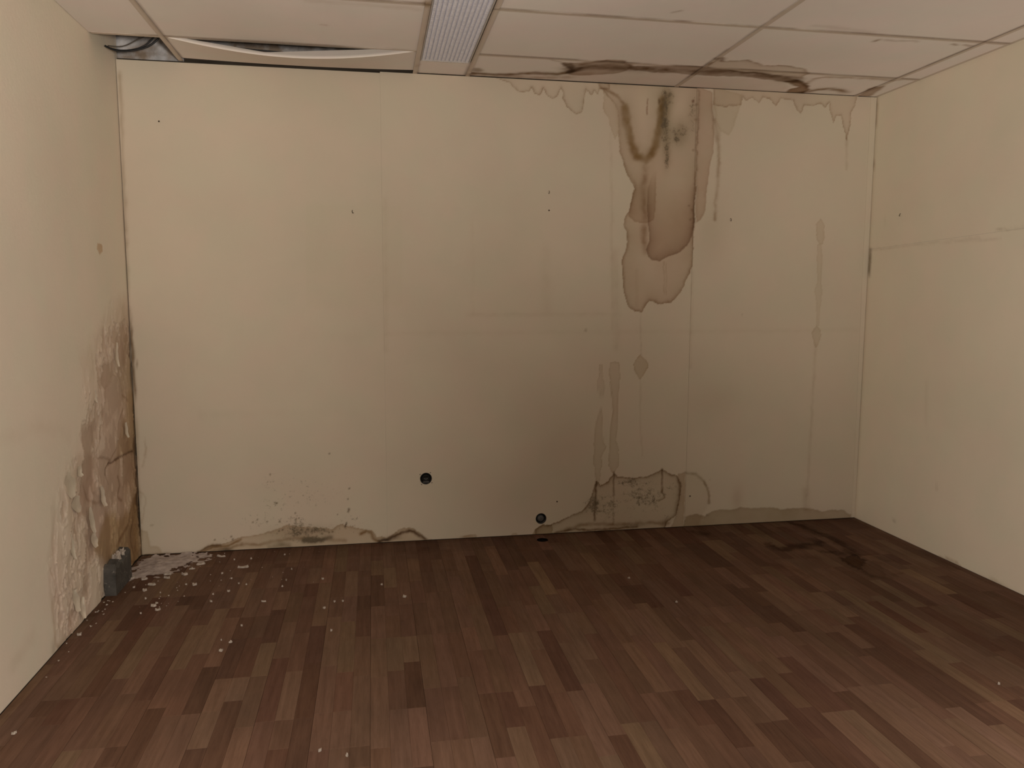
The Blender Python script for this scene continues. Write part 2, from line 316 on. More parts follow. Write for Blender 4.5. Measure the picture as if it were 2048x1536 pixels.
    s.line([(1.563, 2.517), (1.562, 2.436)], .004, .5, (.5, .35, .3))
    for a, b, k in (([(1.347, 2.320), (1.362, 1.885), (1.378, 1.212)], .010, .10), ([(1.549, 1.309), (1.557, 1.062)], .005, .18), ([(1.686, 1.599), (1.693, 1.417)], .004, .25), ([(1.701, 1.599), (1.707, 1.406)], .003, .25), ([(1.520, 1.553), (1.526, 1.349)], .012, .10), ([(1.387, 1.663), (1.407, 1.098)], .020, .12), ([(1.863, 1.555), (1.864, 1.326), (1.869, 0.976)], .010, .12)):
        s.line(a, b, k, B)
    # ---- runs lower down
    DI = [(1.552, 1.062), (1.579, 1.036), (1.603, 1.010), (1.601, 0.989), (1.587, 0.964), (1.569, 0.929), (1.554, 0.906), (1.540, 0.926), (1.520, 0.961), (1.509, 1.000), (1.519, 1.023)]
    s.area(DI, .36, .30, .006, col=(.70, .61, .50))
    s.line([(1.554, 0.909), (1.561, 0.662), (1.580, 0.448)], .006, .13, B)
    s.area([(1.304, 1.005), (1.322, 1.005), (1.325, 0.924), (1.338, 0.878), (1.331, 0.820), (1.301, 0.820), (1.288, 0.878), (1.299, 0.924)], .20, .28, .005, col=(.70, .62, .52))
    s.area([(1.314, 0.750), (1.330, 0.703), (1.324, 0.633), (1.332, 0.539), (1.354, 0.515), (1.327, 0.457), (1.328, 0.398), (1.312, 0.304), (1.291, 0.299), (1.287, 0.388), (1.275, 0.423), (1.276, 0.506), (1.280, 0.623), (1.297, 0.693)], .24, .30, .006, col=(.70, .62, .52))
    s.area([(1.369, 1.013), (1.399, 1.020), (1.425, 1.017), (1.432, 0.922), (1.422, 0.830), (1.422, 0.736), (1.418, 0.631), (1.416, 0.549), (1.431, 0.501), (1.430, 0.394), (1.401, 0.342), (1.369, 0.396), (1.372, 0.503), (1.377, 0.632), (1.390, 0.737), (1.369, 0.900), (1.362, 0.958)], .26, .32, .006, col=(.70, .62, .52))
    s.area([(2.649, 1.842), (2.673, 1.872), (2.704, 1.832), (2.698, 1.797), (2.707, 1.762), (2.701, 1.717), (2.676, 1.720), (2.654, 1.749)], .24, .22, .006, col=(.72, .63, .53))
    s.area([(2.666, 1.717), (2.692, 1.717), (2.700, 1.609), (2.697, 1.491), (2.711, 1.444), (2.700, 1.349), (2.699, 1.224), (2.678, 1.224), (2.674, 1.349), (2.657, 1.432), (2.674, 1.503), (2.663, 1.621)], .18, .16, .006, col=(.72, .63, .53))
    s.area([(2.653, 1.170), (2.663, 1.206), (2.680, 1.226), (2.702, 1.206), (2.714, 1.164), (2.701, 1.119), (2.683, 1.086), (2.666, 1.120)], .26, .26, .006, col=(.72, .63, .53))
    s.line([(2.680, 1.107), (2.678, 0.805), (2.675, 0.535), (2.670, 0.161)], .010, .16, B)
    # ---- damp patch with mould at the foot, right of the round hole
    BS = [(0.924, 0.030), (0.965, 0.058), (1.013, 0.056), (1.066, 0.068), (1.125, 0.098), (1.209, 0.129), (1.256, 0.187), (1.279, 0.269), (1.293, 0.310), (1.318, 0.280), (1.363, 0.296), (1.402, 0.354), (1.424, 0.329), (1.546, 0.321), (1.644, 0.332), (1.703, 0.362), (1.743, 0.340), (1.806, 0.320), (1.827, 0.271), (1.820, 0.137), (1.801, 0.077), (1.739, 0.031), (1.728, -0.042), (0.924, -0.035)]
    s.area(BS, .21, .50, .012, col=(.66, .57, .44), rimcol=(.42, .33, .24), broad=.08)
    s.area([(1.806, 0.332), (1.854, 0.336), (1.854, 0.197), (1.855, -0.049), (1.754, -0.043), (1.801, 0.077), (1.819, 0.174)], .45, .1, .008, col=(.62, .52, .42), soft=.004)
    s.area([(1.854, 0.336), (1.920, 0.325), (1.978, 0.274), (2.012, 0.208), (2.017, 0.140), (1.978, 0.081), (1.931, -0.053), (1.855, -0.049)], .16, 0, .01, col=(.68, .60, .48), soft=.01)
    s.line([(1.859, 0.337), (1.919, 0.328), (1.978, 0.277), (2.012, 0.212), (2.016, 0.140)], .008, .50, (.48, .40, .30), 2, .6)
    FB = [(1.991, 0.061), (2.029, 0.084), (2.080, 0.094), (2.183, 0.093), (2.219, 0.106), (2.313, 0.098), (2.444, 0.093), (2.498, 0.078), (2.578, 0.080), (2.644, 0.080), (2.696, 0.074), (2.781, 0.049), (2.848, 0.058), (2.930, 0.050), (2.980, 0.017), (2.985, -0.083), (1.843, -0.073), (1.864, 0.062), (1.927, 0.077)]
    s.area(FB, .50, .22, .010, col=(.58, .50, .40), soft=.005)
    s.line([(1.067, 0.007), (1.210, 0.046), (1.429, 0.037), (1.626, 0.037), (1.752, 0.024)], .012, .5, (.5, .4, .3))
    s.line([(1.043, 0.004), (1.162, 0.022), (1.247, 0.008), (1.429, 0.013), (1.552, 0.016)], .007, .75, (.34, .24, .15))
    for a in ([(1.293, 0.304), (1.287, 0.066)], [(1.401, 0.360), (1.402, 0.216)], [(1.703, 0.366), (1.709, 0.221)]): s.line(a, .006, .6, (.35, .26, .18))
    s.line([(1.404, 0.216), (1.404, 0.036)], .005, .3, (.4, .3, .2)); s.line([(1.709, 0.221), (1.729, 0.190), (1.692, 0.167)], .004, .4, (.4, .3, .2))
    s.line([(1.814, 0.271), (1.813, 0.162), (1.788, 0.065), (1.726, 0.032)], .016, .22, (.46, .38, .28))
    for c, r, a in (([(1.522, 0.289)], (.10, .028), 1.0), ([(1.281, 0.162)], (.06, .055), 1.0), ([(1.610, 0.195)], (.16, .11), .74), ([(1.771, 0.249)], (.05, .05), .62), ([(1.378, 0.157)], (.08, .10), .72), ([(1.751, 0.055)], (.05, .03), .6), ([(1.491, 0.025)], (.10, .012), .6), ([(2.048, 0.274)], (.05, .05), .22), ([(2.004, 0.067)], (.03, .02), .4)):
        s.mould(c[0], r, a)
    s.blob([(1.281, 0.162)][0], (.05, .045), .30, (.45, .37, .28)); s.blob([(1.540, 0.023)][0], (.06, .012), .4, (.4, .32, .25))
    s.blob([(2.044, 0.769)][0], (.16, .10), .14, (.66, .60, .5)); s.blob([(1.218, 1.205)][0], (.010, .012), .55, (.55, .5, .42), 2); s.blob([(1.207, 1.200)][0], (.006, .008), .3, (.5, .45, .4), 2)
    s.blob([(2.186, 1.298)][0], (.006, .008), .3, (.5, .45, .4), 2); s.blob([(2.200, 0.157)][0], (.035, .08), .32, B); s.line([(2.655, 0.193), (2.669, 0.079)], .022, .22, B)
    for q in ([(0.521, 0.006), (0.501, 0.010), (0.551, 0.008)]): s.blob(q, (.03, .010), .35, (.66, .56, .44), 2)
    s.area([(0.904, 0.001), (0.923, 0.032), (0.966, 0.055), (1.029, 0.058), (1.030, -0.024), (0.904, -0.018)], .4, .25, .01, col=(.62, .54, .40))
    s.area([(0.779, -0.011), (0.785, 0.014), (0.810, 0.019), (0.819, -0.013)], .3, .2, .008, col=(.66, .56, .44)); s.area([(0.485, -0.008), (0.491, 0.015), (0.527, 0.021), (0.570, 0.013), (0.582, -0.013)], .3, .2, .008, col=(.66, .56, .44))
    # ---- foot of the left board: tide lines and mould
    BL = [(-1.280, -0.051), (-1.262, 0.000), (-1.161, 0.003), (-0.968, 0.003), (-0.924, 0.031), (-0.837, 0.043), (-0.782, 0.055), (-0.754, 0.072), (-0.704, 0.078), (-0.582, 0.098), (-0.491, 0.129), (-0.424, 0.116), (-0.244, 0.095), (-0.197, 0.124), (-0.163, 0.112), (-0.048, 0.075), (-0.014, 0.068), (0.003, 0.036), (0.062, 0.030), (0.103, 0.047), (0.125, 0.071), (0.157, 0.079), (0.210, 0.076), (0.245, 0.049), (0.274, 0.010), (0.328, -0.001), (0.328, -0.048), (-1.281, -0.074)]
    s.area(BL, .34, .30, .012, col=(.70, .59, .46), rimcol=(.55, .45, .32))
    s.area([(-1.266, 0.145), (-1.221, 0.131), (-1.210, 0.050), (-1.167, 0.038), (-1.155, -0.006), (-1.275, -0.028)], .26, .2, .01, col=(.66, .57, .44), soft=.006)
    s.line([(-1.257, -0.008), (-1.130, -0.004), (-0.980, -0.009), (-0.944, 0.014), (-0.913, 0.031), (-0.853, 0.038)], .008, .85, (.32, .22, .12), 2, .25)
    s.line([(-0.956, -0.008), (-0.914, 0.016), (-0.870, 0.027), (-0.804, 0.027), (-0.760, 0.048), (-0.737, 0.061)], .007, .75, (.45, .32, .16), 2, .3)
    s.line([(-0.915, -0.002), (-0.860, 0.012), (-0.794, 0.012), (-0.738, 0.035)], .007, .4, (.45, .34, .2))
    s.line([(-0.839, -0.006), (-0.806, -0.002)], .02, .5, (.3, .25, .2))
    s.line([(-0.089, 0.058), (-0.054, 0.070), (-0.028, 0.059), (-0.009, 0.022), (0.015, 0.008)], .010, .65, (.45, .33, .2), 2, .3)
    s.line([(0.015, 0.009), (0.038, 0.014), (0.062, 0.018), (0.101, 0.033), (0.139, 0.052), (0.186, 0.061), (0.215, 0.056), (0.239, 0.034), (0.274, 0.006)], .009, .88, (.20, .12, .06), 2, .2)
    s.line([(-0.738, 0.035), (-0.651, 0.021), (-0.583, 0.039), (-0.516, 0.047), (-0.449, 0.055), (-0.381, 0.042), (-0.291, 0.035), (-0.176, 0.021)], .010, .38, (.5, .4, .28))
    s.line([(-0.584, 0.009), (-0.539, 0.021), (-0.484, 0.012)], .016, .45, (.45, .42, .36)); s.line([(-0.404, 0.032), (-0.359, 0.030), (-0.302, 0.035), (-0.256, 0.045)], .013, .62, (.28, .26, .22), 2, .5)
    s.line([(-0.163, 0.130), (-0.172, 0.103)], .004, .8, (.2, .15, .1)); s.line([(-0.150, 0.208), (-0.153, 0.186)], .004, .7, (.2, .15, .1)); s.blob([(-0.210, 0.177)][0], (.004, .005), .8, (.2, .15, .1), 2)
    s.blob([(-0.352, 0.289)][0], (.30, .20), .20, (.86, .76, .72)); s.blob([(-0.414, 0.083)][0], (.17, .04), .50, (.55, .48, .38)); s.blob([(0.050, 0.016)][0], (.03, .010), .85, (.16, .10, .06)); s.blob([(0.091, 0.024)][0], (.05, .014), .5, (.4, .32, .24)); s.blob([(-0.359, 0.041)][0], (.07, .012), .5, (.36, .34, .32))
    for c, r, a in (([(-0.435, 0.144)], (.06, .05), .72), ([(-0.391, 0.088)], (.16, .04), .95), ([(-0.359, 0.038)], (.09, .018), 1.2), ([(-0.555, 0.250)], (.08, .05), .50), ([(-0.573, 0.381)], (.07, .05), .36), ([(-0.408, 0.303)], (.24, .16), .27), ([(-0.624, 0.171)], (.16, .06), .40), ([(-0.140, 0.123)], (.07, .07), .48), ([(-0.803, 0.074)], (.08, .03), .3), ([(-0.827, -0.001)], (.05, .012), .7)):
        s.mould(c[0], r, a)
    for q in [(-0.445, 0.196), (-0.425, 0.164), (-0.441, 0.159), (-0.530, 0.149), (-0.597, 0.151), (-0.480, 0.131), (-0.416, 0.099), (-0.380, 0.095), (-0.537, 0.098), (-0.518, 0.104), (-0.879, 0.063), (-0.789, 0.078), (-0.668, 0.150), (-0.646, 0.163), (-0.154, 0.262), (-0.147, 0.324), (-0.249, 0.526), (-0.571, 0.421), (-0.781, 0.061), (-0.330, 0.058), (-0.261, 0.074), (-0.244, 0.080)]: s.blob(q, (.0055, .0065), .75, (.25, .2, .14), 2)
    s.blob([(-1.196, 0.165)][0], (.010, .008), .4, (.5, .45, .35), 2)
    s.line([(-1.214, 0.633), (-1.205, 0.588), (-1.212, 0.543), (-1.228, 0.487)], .004, .28, B); s.line([(-1.250, 0.351), (-1.220, 0.315), (-1.228, 0.247), (-1.246, 0.179)], .004, .2, B)
    # ---- caulk dirt up the left corner
    s.line([(-1.238, 2.510), (-1.251, 1.838), (-1.257, 1.377), (-1.258, 1.062), (-1.251, 0.688), (-1.255, 0.307), (-1.257, -0.004)], .010, .30, (.5, .42, .32), 2, .5)
    s.line([(-1.248, 1.272), (-1.248, 1.062), (-1.244, 0.849)], .008, .55, (.35, .27, .2), 2, .6)
    for q in [(-1.212, 1.051), (-1.248, 0.956), (-1.251, 1.009), (-1.230, 1.035)]: s.blob(q, (.004, .005), .7, (.3, .22, .15), 2)
    # ---- faint ghosts of pictures and old shelf lines
    gr = (sdf(s.x0, s.y0, [(-0.341, 1.879), (0.171, 1.890), (0.164, 1.346), (-0.356, 1.345)])); s.mul((1-sstep(-.004, .004, gr))*.10, (.86, .93, .80))
    gr = (sdf(s.x0, s.y0, [(0.558, 1.986), (0.969, 1.997), (0.974, 1.300), (0.555, 1.301)])); s.mul((1-sstep(-.05, .05, gr))*.06, (.86, .92, .80))
    s.line([(0.557, 1.822), (0.558, 1.295)], .010, .04, B); s.line([(0.541, 1.295), (1.423, 1.299)], .014, .08, B); s.line([(-0.391, 1.194), (1.455, 1.194), (2.977, 1.198)], .014, .05, B); s.line([(-0.926, 0.755), (0.142, 0.746)], .010, .05, B); s.line([(0.972, 1.663), (0.989, 1.323)], .03, .06, B)
    s.line([(0.077, 1.920), (0.070, 1.102)], .015, .07, B)
    s.blob([(-1.063, 2.289)][0], (.005, .004), .8, (.3, .25, .2), 2)
    return s

def board(x0, x1, z1fun, xz, zz, name='wall_panel'):
    xs = axis_pts(x0, x1, .0055, .035, xz); zs = axis_pts(.002, 2.595, .0055, .035, zz)
    X, Z = np.meshgrid(xs, zs, indexing='ij'); Z = Z*(z1fun(X)/2.595)
    s = back_stains(X, Z); keep = np.ones(X.shape, bool)
    for c, r in HOLES:
        d = np.hypot(X-c[0], Z-c[1]); k = (d < r) & (d > r*.55); f = r/np.maximum(d, 1e-6)
        inner = d < r; X = np.where(k, c[0]+(X-c[0])*f, X); Z = np.where(k, c[1]+(Z-c[1])*f, Z); keep &= ~inner
    nu, nv = X.shape; F = quads(nu, nv); kk = keep.ravel()
    F = F[kk[F].any(axis=1)]                                                        # leave the round holes open
    V = np.c_[X.ravel(), np.full(X.size, YB), Z.ravel()]
    o = from_np(name, V, F, M_back, wall_back, s.t, s.m)
    me = o.data
    # board edges: a 12.5 mm return along the rim
    bm = bmesh.new(); bm.from_mesh(me)
    ed = [e for e in bm.edges if e.is_boundary]
    r = bmesh.ops.extrude_edge_only(bm, edges=ed); bmesh.ops.translate(bm, verts=[v for v in r['geom'] if isinstance(v, bmesh.types.BMVert)], vec=(0, .0125, 0))
    bm.to_mesh(me); bm.free()
    me.polygons.foreach_set('use_smooth', np.zeros(len(me.polygons), bool))
    return o
board(XL+.0035, SEAM1-.00018, lambda x: 2.586+x*0, [(XL, SEAM1)], [(0, .62)])
board(SEAM1+.00018, SEAM2-.0006, lambda x: 2.592+x*0, [(.06, .36), (.55, SEAM2)], [(0, .55), (.90, 2.6)])
board(SEAM2+.0006, XR-.0012, lambda x: 2.594+x*0, [(SEAM2, 3.0)], [(0, .40), (.60, 2.6)])
# narrow batten up the right corner, a little wider at the top than at the foot
bm = bmesh.new(); vs = []
for z, xa, xb in ((.003, TRIM0+.020, XR-.001), (.9, TRIM0+.012, XR-.003), (1.7, TRIM0+.004, XR-.004), (2.594, TRIM0, XR-.004)):
    vs.append([bm.verts.new(p) for p in ((xa, YB+.010, z), (xa, YB-.0014, z), (xb, YB-.0022, z), (xb, YB+.010, z))])
for A, Bv in zip(vs, vs[1:]):
    for k in range(4): bm.faces.new((A[k], A[(k+1) % 4], Bv[(k+1) % 4], Bv[k]))
bm.faces.new(vs[0]); bm.faces.new(vs[-1][::-1]); bm_obj('corner_batten', bm, M_batten, wall_back)
box('cavity_lining', (XL-.02, YB+.03, 0), (XR+.02, YB+.058, 2.60), M_dark, wall_back)
box('gap_shade_strip', (-.93, YB+.014, 2.56), (XR+.02, YB+.030, 2.640), M_dark, wall_back)  # near-black strip added so the gap above the boards looks shaded

# ================================================================ left wall: painted plaster, blistered and peeling towards the back corner
ys = axis_pts(1.0, YB+.03, .006, .05, [(2.95, YB+.03)]); zs = axis_pts(0, SLAB, .006, .05, [(0, 1.72)])
Y, Z = np.meshgrid(ys, zs, indexing='ij'); s = Stain(Y, Z, .010, 16)
wx = Y+.02*(fbm(Y, Z, 12, 3, 21)-.5); wz = Z
REG = [(4.365, 1.409), (4.216, 1.409), (4.034, 1.343), (3.926, 1.270), (3.749, 1.190), (3.644, 1.141), (3.604, 0.977), (3.596, 0.878), (3.534, 0.790), (3.445, 0.710), (3.348, 0.674), (3.280, 0.561), (3.255, 0.475), (3.171, 0.365), (3.177, 0.225), (3.206, 0.101), (3.185, 0.036), (3.311, -0.120), (4.686, -0.235), (4.466, 0.107), (4.448, 0.496), (4.452, 0.995)]
d = sdf(s.x, s.y, REG, .5); REGm = 1-sstep(-.10, .03, d+.07*(fbm(Y, Z, 9, 4, 3)-.5))
core = 1-sstep(-.25, -.02, d)
q = fbm(Y*1.0, Z*.55, 9, 4, 31); q2 = fbm(Y*1.3, Z*.7, 24, 4, 37)
lev = q*.75+q2*.25+.17*core-.015
l1 = sstep(.515, .525, lev)*REGm; l2 = sstep(.60, .61, lev)*REGm; l3 = sstep(.665, .675, lev)*REGm
lip = REGm*np.exp(-np.abs(lev-.512)/.007)*(lev < .518)+REGm*.7*np.exp(-np.abs(lev-.597)/.006)*(lev < .603)
blis = REGm*(.005*(fbm(Y, Z*.8, 20, 3, 41)-.5)+.016*(fbm(Y, Z*.6, 7, 2, 43)-.5))
disp = blis-.0026*l1-.0026*l2-.0020*l3+.0045*lip
s.mul(REGm*.60, (.90, .82, .80)); s.mul(l1*.55, (.86, .83, .84)); s.mul(l2*.5, (.80, .72, .66)); s.mul(l3*.5, (.74, .68, .66)); s.mul(lip*.22, (1.2, 1.17, 1.13))
s.mul(REGm*.30*sstep(.45, .7, fbm(Y, Z*.3, 6, 4, 51)), (.84, .76, .70)); cor = np.exp(-((YB-Y)/.21)**2)*(1-sstep(.9, 1.7, Z)); s.mul(REGm*cor*.85, (.62, .54, .42)); s.mul(REGm*(1-sstep(.25, .75, Z))*(1-sstep(-.9, -.3, 3.3-Y))*0.25, (.72, .60, .44))
GP = [(4.131, 1.014), (4.192, 0.950), (4.208, 0.831), (4.111, 0.753), (4.068, 0.646), (3.976, 0.608), (3.794, 0.662), (3.830, 0.735), (3.902, 0.788), (3.928, 0.871), (3.943, 0.956)]
dg = sdf(s.x, s.y, GP); g = 1-sstep(-.004, .004, dg); s.mul(g*.30, (1.06, 1.08, 1.12)); disp = disp*(1-g)+g*(-.003); s.line(GP+GP[:1], .006, .35, (.55, .45, .36))
OC = [(3.875, 0.398), (4.048, 0.321), (4.176, 0.315), (4.387, 0.384), (4.342, -0.109), (3.828, 0.123), (3.651, 0.250), (3.767, 0.319)]
do = sdf(s.x, s.y, OC); o_ = 1-sstep(-.05, .01, do+.04*(q2-.5)); s.mul(o_*.85, (.68, .58, .40)); disp -= .002*o_
OC2 = [(4.280, 0.916), (4.435, 0.898), (4.457, 0.545), (4.147, 0.583), (4.034, 0.550), (4.089, 0.665), (4.211, 0.784)]
s.mul((1-sstep(-.03, .01, sdf(s.x, s.y, OC2)))*.5, (.72, .62, .44))
GR = [(3.525, 0.732), (3.767, 0.684), (3.767, 0.503), (3.672, 0.464), (3.570, 0.522), (3.503, 0.599)]
s.mul((1-sstep(-.03, .015, sdf(s.x, s.y, GR)))*.45, (.80, .74, .70))
CR = [(3.900, 0.547), (3.899, 0.580), (3.947, 0.596), (4.058, 0.588), (4.167, 0.589), (4.346, 0.577)]
s.line(CR, .005, .85, (.25, .17, .11), 2, .3); s.line([(3.905, 0.579), (3.904, 0.534), (3.924, 0.496)], .004, .6, (.3, .22, .15)); s.line([(4.167, 0.589), (4.186, 0.552)], .003, .6, (.3, .2, .12))
disp -= .006*np.exp(-(ldist(s.x, s.y, CR)/.006)**2)
for a, wd, k in (([(4.062, 0.509), (4.089, 0.456), (4.052, 0.407), (4.110, 0.369)], .009, .6), ([(4.229, 0.289), (4.160, 0.224), (4.041, 0.177), (3.987, 0.172)], .011, .62), ([(4.258, 0.232), (4.225, 0.156), (4.246, 0.050)], .010, .6), ([(4.036, 0.144), (4.130, 0.053), (4.238, 0.003)], .010, .55), ([(3.877, 0.792), (3.836, 0.734), (3.782, 0.681)], .006, .4), ([(3.619, 0.571), (3.663, 0.497), (3.758, 0.446), (3.866, 0.444)], .008, .35), ([(4.220, 0.900), (4.278, 0.863)], .008, .5)):
    s.line(a, wd, k, (.42, .30, .20), 2, .4)
for q_ in ([(4.433, 1.119), (4.418, 0.801), (4.396, 0.557), (4.395, 0.382), (4.376, 0.134)],): s.line(q_, .022, .55, (.55, .44, .32), 2, .4)
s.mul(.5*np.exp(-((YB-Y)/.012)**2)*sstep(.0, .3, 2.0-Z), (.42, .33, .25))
s.line([(3.233, -0.001), (4.074, -0.031)], .02, .3, (.6, .5, .4)); s.line([(3.195, 0.193), (3.207, 0.024), (3.242, -0.009)], .012, .35, (.66, .54, .44))
SP = [(3.944, 1.640), (3.979, 1.649), (4.019, 1.640), (4.014, 1.612), (3.970, 1.593), (3.939, 1.610)]
s.area(SP, .75, .2, .004, col=(.68, .50, .34))
s.line([(3.006, 0.146), (2.948, 0.140), (2.878, 0.126), (2.843, 0.115)], .03, .16, (.6, .55, .48)); s.blob([(3.180, 0.016)][0], (.022, .035), .5, (.55, .5, .44)); s.line([(3.327, 0.017), (3.236, 0.000)], .015, .35, (.6, .52, .44))
s.line([(2.871, 0.911), (3.204, 0.903), (3.462, 0.813)], .03, .08, (.6, .5, .4))
s.m = REGm*.10*core
V = np.c_[(XL+disp).ravel(), Y.ravel(), Z.ravel()]
wall_left = from_np('wall_left', V, quads(*Y.shape)[:, ::-1], M_left, None, s.t, s.m); props(wall_left, kind='structure')
box('wall_core', (XL-.16, YF, -.05), (XL-.02, YB+.1, SLAB), M_conc, wall_left)
box('wall_near_end', (XL-.02, YF, 0), (XL, 1.0, SLAB), M_front, wall_left)
# loose flakes of paint still hanging on: small curled leaves of the paint film
def flake_on_wall(y, z, hw, hh, curl, rot):
    n, m_ = 5, 7; pr = []; rnd = random.Random(int(y*1e4+z*1e5))
    for i in range(n):
        for j in range(m_):
            u, v = i/(n-1)*2-1, j/(m_-1)*2-1
            wdt = hw*.8*(1-.6*abs(v)**1.5)*(1+.45*rnd.uniform(-1, 1)); a, b_ = u*wdt+hw*.15*math.sin(v*4+y*30), v*hh*(1+.08*rnd.uniform(-1, 1))
            x_ = .0022+curl*.5*max(0, u)**2+curl*.8*max(0, -v)**2+.0015*rnd.random()
            pr.append((XL+x_, y+a*math.cos(rot)-b_*math.sin(rot), z+a*math.sin(rot)+b_*math.cos(rot)))
    o = from_np('paint_flake', pr, quads(n, m_)[:, ::-1], M_left, wall_left)
    a = o.data.attributes.new('tint', 'FLOAT_COLOR', 'POINT'); t = .66+.12*rnd.random()
    a.data.foreach_set('color', np.tile([t, t*.97, t*.93, 1], len(pr)).astype(np.float32))
for (yz, hw, hh, cu, ro) in (([(3.430, 0.612)], .050, .055, .010, .3), ([(3.490, 0.518)], .055, .035, .009, -.2), ([(3.648, 0.403)], .026, .06, .012, .15), ([(3.669, 0.307)], .030, .035, .012, 0), ([(3.550, 0.647)], .022, .025, .010, .3), ([(3.413, 0.359)], .022, .06, .010, .2), ([(3.413, 0.122)], .030, .050, .014, .1), ([(3.482, 0.064)], .024, .045, .014, -.2), ([(4.122, 1.106)], .018, .06, .010, -.1), ([(3.808, 0.471)], .026, .05, .012, .2), ([(4.207, 0.714)], .016, .04, .010, .1), ([(3.781, 0.944)], .016, .03, .010, 0), ([(3.990, 0.084)], .03, .02, .012, .4)):
    flake_on_wall(yz[0][0], yz[0][1], hw, hh, cu, ro)

# ================================================================ right wall: two boards with a hairline joint
wall_right = box('wall_right', (XR+.02, YF, -.05), (XR+.16, YB+.1, SLAB), M_conc); props(wall_right, kind='structure')
def rboard(z0, z1):
    ys = axis_pts(1.0, YB+.012, .012, .05, [(2.9, YB+.02)]); zs = axis_pts(z0, z1, .012, .05, [(0, .35), (1.6, 1.8)])
    Y, Z = np.meshgrid(ys, zs, indexing='ij')
    if z1 > 2: Z = Z+(1-(Z-z0)/(z1-z0))*.030*np.clip((4.345-Y)/1.14, 0, 3)
    else: Z = Z+(Z/z1)*.030*np.clip((4.345-Y)/1.14, 0, 3)
    s = Stain(Y, Z, .006, 25)
    s.area([(3.669, -0.040), (3.604, 0.002), (3.549, 0.015), (3.476, 0.013), (3.439, -0.009), (3.400, -0.055)], .45, .2, .01, col=(.62, .54, .44)); s.line([(3.318, -0.019), (3.240, 0.005), (3.161, -0.006)], .012, .35, (.6, .52, .42))
    s.line([(4.350, -0.011), (3.973, -0.017), (3.640, -0.019), (3.048, -0.012)], .012, .35, (.5, .42, .34)); s.blob([(3.991, 0.093)][0], (.02, .014), .25, (.55, .5, .45), 2)
    s.blob([(3.986, 0.085)][0], (.012, .006), .25, (.5, .45, .4), 2); s.line([(3.793, 0.946), (3.781, 0.724)], .014, .12, (.6, .5, .44)); s.blob([(3.666, 0.361)][0], (.01, .01), .25, (.6, .55, .5), 2)
    s.line([(4.345, 1.687), (3.993, 1.692), (3.682, 1.696), (3.475, 1.697)], .006, .20, (.5, .42, .36), 2, .8); s.line([(3.382, 1.726), (3.210, 1.728)], .005, .35, (.5, .42, .36)); s.line([(3.610, 1.686), (3.347, 1.683)], .005, .2, (.5, .42, .36))
    s.line([(4.364, 2.579), (4.362, 2.447)], .012, .55, (.45, .36, .28), 2, .3); s.line([(4.363, 2.233), (4.365, 2.198)], .010, .6, (.45, .3, .22)); s.line([(4.350, 1.687), (4.351, 1.536)], .012, .75, (.2, .15, .1), 2, .2); s.line([(4.414, 1.101), (4.412, 0.959)], .01, .5, (.3, .24, .18)); s.line([(4.379, 0.079), (4.378, 0.014)], .008, .6, (.3, .22, .16))
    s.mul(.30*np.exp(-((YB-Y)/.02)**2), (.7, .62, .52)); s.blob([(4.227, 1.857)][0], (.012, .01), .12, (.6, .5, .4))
    from_np('wall_panel', np.c_[np.full(Y.size, XR), Y.ravel(), Z.ravel()], quads(*Y.shape), M_right, wall_right, s.t, s.m)
rboard(.0, 1.6926); rboard(1.693, 2.70)
box('wall_near_end', (XR, YF, 0), (XR+.02, 1.0, 2.70), M_front, wall_right)

